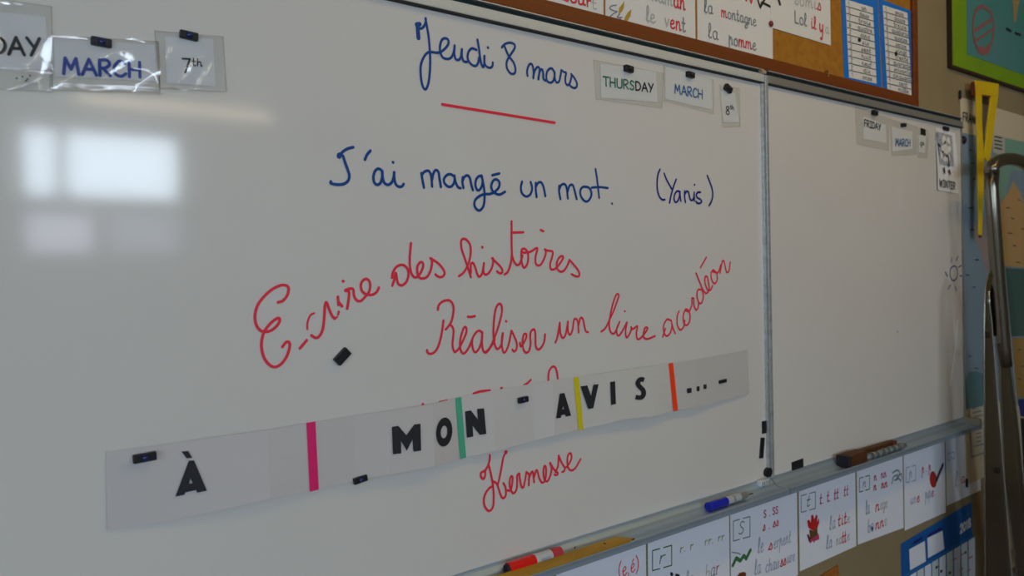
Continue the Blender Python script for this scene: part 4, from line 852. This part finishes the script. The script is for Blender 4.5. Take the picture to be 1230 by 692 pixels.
mpoly([(1201, 245), (1211, 232), (1217, 218), (1225, 230), (1235, 260), (1340, 290), (1340, 330), (1212, 320), (1207, 320), (1203, 290)], TAN, 'land_print', 'orange tan land', .0011)
mpoly([(1208, 322), (1340, 330), (1340, 400), (1215, 404)], mat('inset_teal', (.06, .12, .11), .7), 'inset_print', 'dark teal inset', .0013)
mpoly([(1216, 406), (1340, 404), (1340, 470), (1222, 478)], mat('map_ochre', (.34, .22, .07), .7), 'inset_print', 'ochre inset', .0013)
mpoly([(1223, 480), (1340, 470), (1340, 520), (1226, 500)], mat('map_blue', (.02, .035, .20), .7), 'inset_print', 'blue band', .0013)
mpoly([(1159.5, 455), (1164, 447), (1172, 446), (1185, 450), (1185, 487), (1160.5, 492)], SEA2, 'sea_print', 'dark teal sea', .0008)
bm = new(); pxprism(bm, [(1226, 502), (1340, 522), (1350, 620), (1232, 600)], Ym - .0018, .0003); link('inset_print', bm, BLACKI, mp_)
text(None, [('FRANCE', BLACKI)], (1156.5, 145), (1177.5, 150.5), 10, .0048, Y=Ym - .0008, parent=mp_)
mpoly([(1164, 492), (1215, 478), (1218, 540), (1167, 550)], mat('legend_paper', (.48, .44, .34), .7), 'legend_box', 'printed legend box', .0010)
bm = new()
for k, (x0, x1) in enumerate(((1167, 1171), (1168, 1178), (1170, 1180), (1170, 1177), (1170, 1180), (1172, 1178), (1172, 1178), (1172, 1178), (1172, 1178), (1170, 1190))):
    y = 491 + k * 5.0; ink(bm, [(x0, y), (x1, y - (x1 - x0) * .25)], .006, Ym, .0018)
lab(link('legend_lines', bm, GREYI, mp_), 'rows of small legend print')
bm = new(); ink(bm, [(1163.5, 490), (1166.5, 549), (1192, 540)], .006, Ym, .0022, False); link('legend_border', bm, GREYI, mp_)
bm = new()
for (x, y) in ((1163, 180), (1166, 196), (1168, 215), (1162, 250), (1165, 276), (1171, 312), (1160, 330), (1168, 345), (1163, 428), (1170, 442), (1208, 250), (1214, 262), (1222, 240), (1226, 275), (1216, 295), (1220, 315), (1210, 280), (1222, 420), (1226, 440), (1222, 455)):
    ink(bm, [(x, y), (x + random.uniform(3, 6), y + random.uniform(-.5, 1))], .004, Ym, .0019)
lab(link('place_names', bm, BLACKI, mp_), 'tiny unreadable place names')['kind'] = 'stuff'
for c in ((1152.5, 114), (1160.5, 580)):
    p = at(*c, Ym); bm = new(); box(bm, p.x - .006, p.x + .004, Ym - .006, Ym, p.z - .016, p.z + .016); lab(link('poster_clip', bm, BLACKI, mp_), 'small dark clip at the poster corner')

# ------------------------------------------------------------------ yellow blackboard compass / divider
YEL = mat('yellow_paint', (.72, .50, .008), .45, noise=((5, 5, 12), (.60, .41, .008), 3, .3, .7))
Yy = -.018; cy_ = (1140, 85, 6.29)
yt_ = thing('blackboard_compass', 'long yellow two-legged blackboard compass hanging in front of the map', 'compass', tuple(at(1180, 100, Yy)))
def yp(pts, m, nm, lb=None, Y=Yy, th=.005):
    bm = new(); pxprism(bm, crop(*cy_, pts), Y, th); o = bevel(link(nm, bm, m, yt_), .0015)
    if lb: lab(o, lb)
yp([(195, 70), (378, 97), (372, 195), (317, 190), (250, 180), (206, 175)], YEL, 'head')
yp([(206, 175), (250, 180), (250, 400), (262, 560), (266, 690), (262, 900), (250, 1240), (236, 1250), (226, 1240), (218, 690), (215, 500)], YEL, 'leg')
yp([(317, 190), (372, 195), (345, 400), (318, 640), (300, 700), (268, 655), (290, 420), (305, 300)], YEL, 'leg')
yp([(228, 1240), (250, 1240), (248, 1262), (236, 1262)], BROWN, 'leg_tip', 'dark pointed tip')
yp([(189, 85), (198, 78), (202, 180), (193, 185)], BROWN, 'head_side', 'brown side of the head', Yy + .001, .012)  # narrow brown strip beside the head
yp([(250, 182), (315, 190), (314, 200), (250, 192)], BROWN, 'slot_edge', 'dark slot edge', Yy - .0006, .01)
bm = new(); p = at(1184, 97, Yy + .016); cyl(bm, (p.x, WY, p.z - .01), (p.x, Yy, p.z - .01), .004); link('hanging_nail', bm, ALUG, yt_)

# ------------------------------------------------------------------ aluminium ladder, right edge
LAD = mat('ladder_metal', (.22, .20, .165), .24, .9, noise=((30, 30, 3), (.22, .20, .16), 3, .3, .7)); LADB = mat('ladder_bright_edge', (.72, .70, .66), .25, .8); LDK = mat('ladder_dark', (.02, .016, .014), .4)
Yl = -.15
lad = thing('step_ladder', 'folded aluminium stepladder with rounded hoop top standing at the right edge', 'ladder', (at(1200, 600, Yl).x, Yl, 0))
def tube(pts, r, m, nm, parent, n=14):
    P = [Vector(p) for p in pts]; bm = new(); rings = []
    up_ = Vector((0, 1, 0))
    for i, p in enumerate(P):
        d = (P[min(i + 1, len(P) - 1)] - P[max(i - 1, 0)]).normalized(); a_ = up_; b_ = d.cross(a_).normalized()
        rings.append([bm.verts.new(p + r * (math.cos(2 * math.pi * k / n) * a_ + math.sin(2 * math.pi * k / n) * b_)) for k in range(n)])
    for i in range(len(rings) - 1):
        for k in range(n): bm.faces.new((rings[i][k], rings[i][(k + 1) % n], rings[i + 1][(k + 1) % n], rings[i + 1][k]))
    bm.faces.new(rings[0][::-1]); bm.faces.new(rings[-1])
    return link(nm, bm, m, parent, True)
hp = catmull([(1189.5, 320), (1188.8, 260), (1189, 215), (1193, 199), (1204, 192), (1220, 192), (1236, 200), (1246, 222), (1250, 280)], 6)
hw = [at(x, y, Yl) for x, y in hp]
foot = lambda a, b: a + (b - a) * ((a.z - .02) / (a.z - b.z))
q1_, q2_ = at(1199, 340, Yl), at(1219, 570, Yl)
rail_r = at(1250, 280, Yl); rail_r2 = rail_r + Vector((.42, 0, -rail_r.z + .02))
tube([at(x, y, Yl) for x, y in ((1207.5, 440), (1206, 420), (1199, 340), (1194, 270), (1190.5, 225), (1192, 205))] + hw[14:] + [rail_r2], .0225, LAD, 'hoop_rail', lad)
bm = new(); prism(bm, xz([(1197.5, 412), (1210, 412), (1214, 440), (1222, 500), (1229, 568)], Yl - .004) + [(foot(q1_, q2_).x + .13, .02), (foot(q1_, q2_).x - .02, .02)] + xz([(1207.8, 575), (1205.5, 520), (1203, 470), (1202, 440)], Yl - .004), Yl - .004, Yl + .004); bevel(link('front_rail', bm, LAD, lad), .002)
# highlight along the rail edge, built as a thin pale tube
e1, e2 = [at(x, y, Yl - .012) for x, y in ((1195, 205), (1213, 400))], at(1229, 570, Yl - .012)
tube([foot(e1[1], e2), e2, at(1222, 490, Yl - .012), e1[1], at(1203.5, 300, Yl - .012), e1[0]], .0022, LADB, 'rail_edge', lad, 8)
# rear leg: flat folded profile with curved shoulder
Yr = Yl - .012
fl = at(1183, 420, Yr)
outl = xz([(1192, 324), (1187.5, 331), (1184.5, 345), (1183.5, 365), (1183, 395), (1183, 420)], Yr)
zl = [(fl.x - .02, .0), (at(1215, 692, Yr).x + .10, .0)]
rgt = xz([(1215.5, 692), (1206.5, 580), (1197.5, 470), (1191.5, 385), (1190, 366), (1190, 350), (1193.5, 332)], Yr)
bm = new(); prism(bm, outl + zl + rgt, Yr, Yr + .006); bevel(link('rear_leg', bm, LAD, lad), .003)
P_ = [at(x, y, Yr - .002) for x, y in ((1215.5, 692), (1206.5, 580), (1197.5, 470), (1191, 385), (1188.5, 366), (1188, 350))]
tube([Vector((P_[0].x + .10, P_[0].y, .01))] + P_, .0020, LADB, 'leg_edge', lad, 8)  # highlight of the leg edge, likewise a thin pale tube
bm = new(); pxprism(bm, [(1190, 333), (1195, 337), (1199, 370), (1201, 402), (1194, 404), (1190, 378), (1187.5, 352)], Yl + .0215, .006); lab(link('hinge_slot', bm, LDK, lad), 'dark hinge gap')
for c in ((1186, 402.5), (1198.5, 565)):
    p = at(*c, Yr - .002); bm = new(); disc(bm, (p.x, p.z), .011, Yr - .007, Yr, 14); link('rivet', bm, LDK, lad)
for k, z in enumerate((.12, .36)):
    a_ = q1_ + (q2_ - q1_) * ((q1_.z - z) / (q1_.z - q2_.z)); b_ = rail_r + (rail_r2 - rail_r) * max(0, (rail_r.z - z) / (rail_r.z - rail_r2.z))
    bm = new(); box(bm, a_.x + .012, b_.x - .012, Yl - .02, Yl + .06, z - .012, z + .012); link('tread', bm, LAD, lad)
for x in (foot(q1_, q2_).x, rail_r2.x):
    bm = new(); box(bm, x - .025, x + .025, Yl - .025, Yl + .025, 0, .05); link('rubber_foot', bm, LDK, lad)
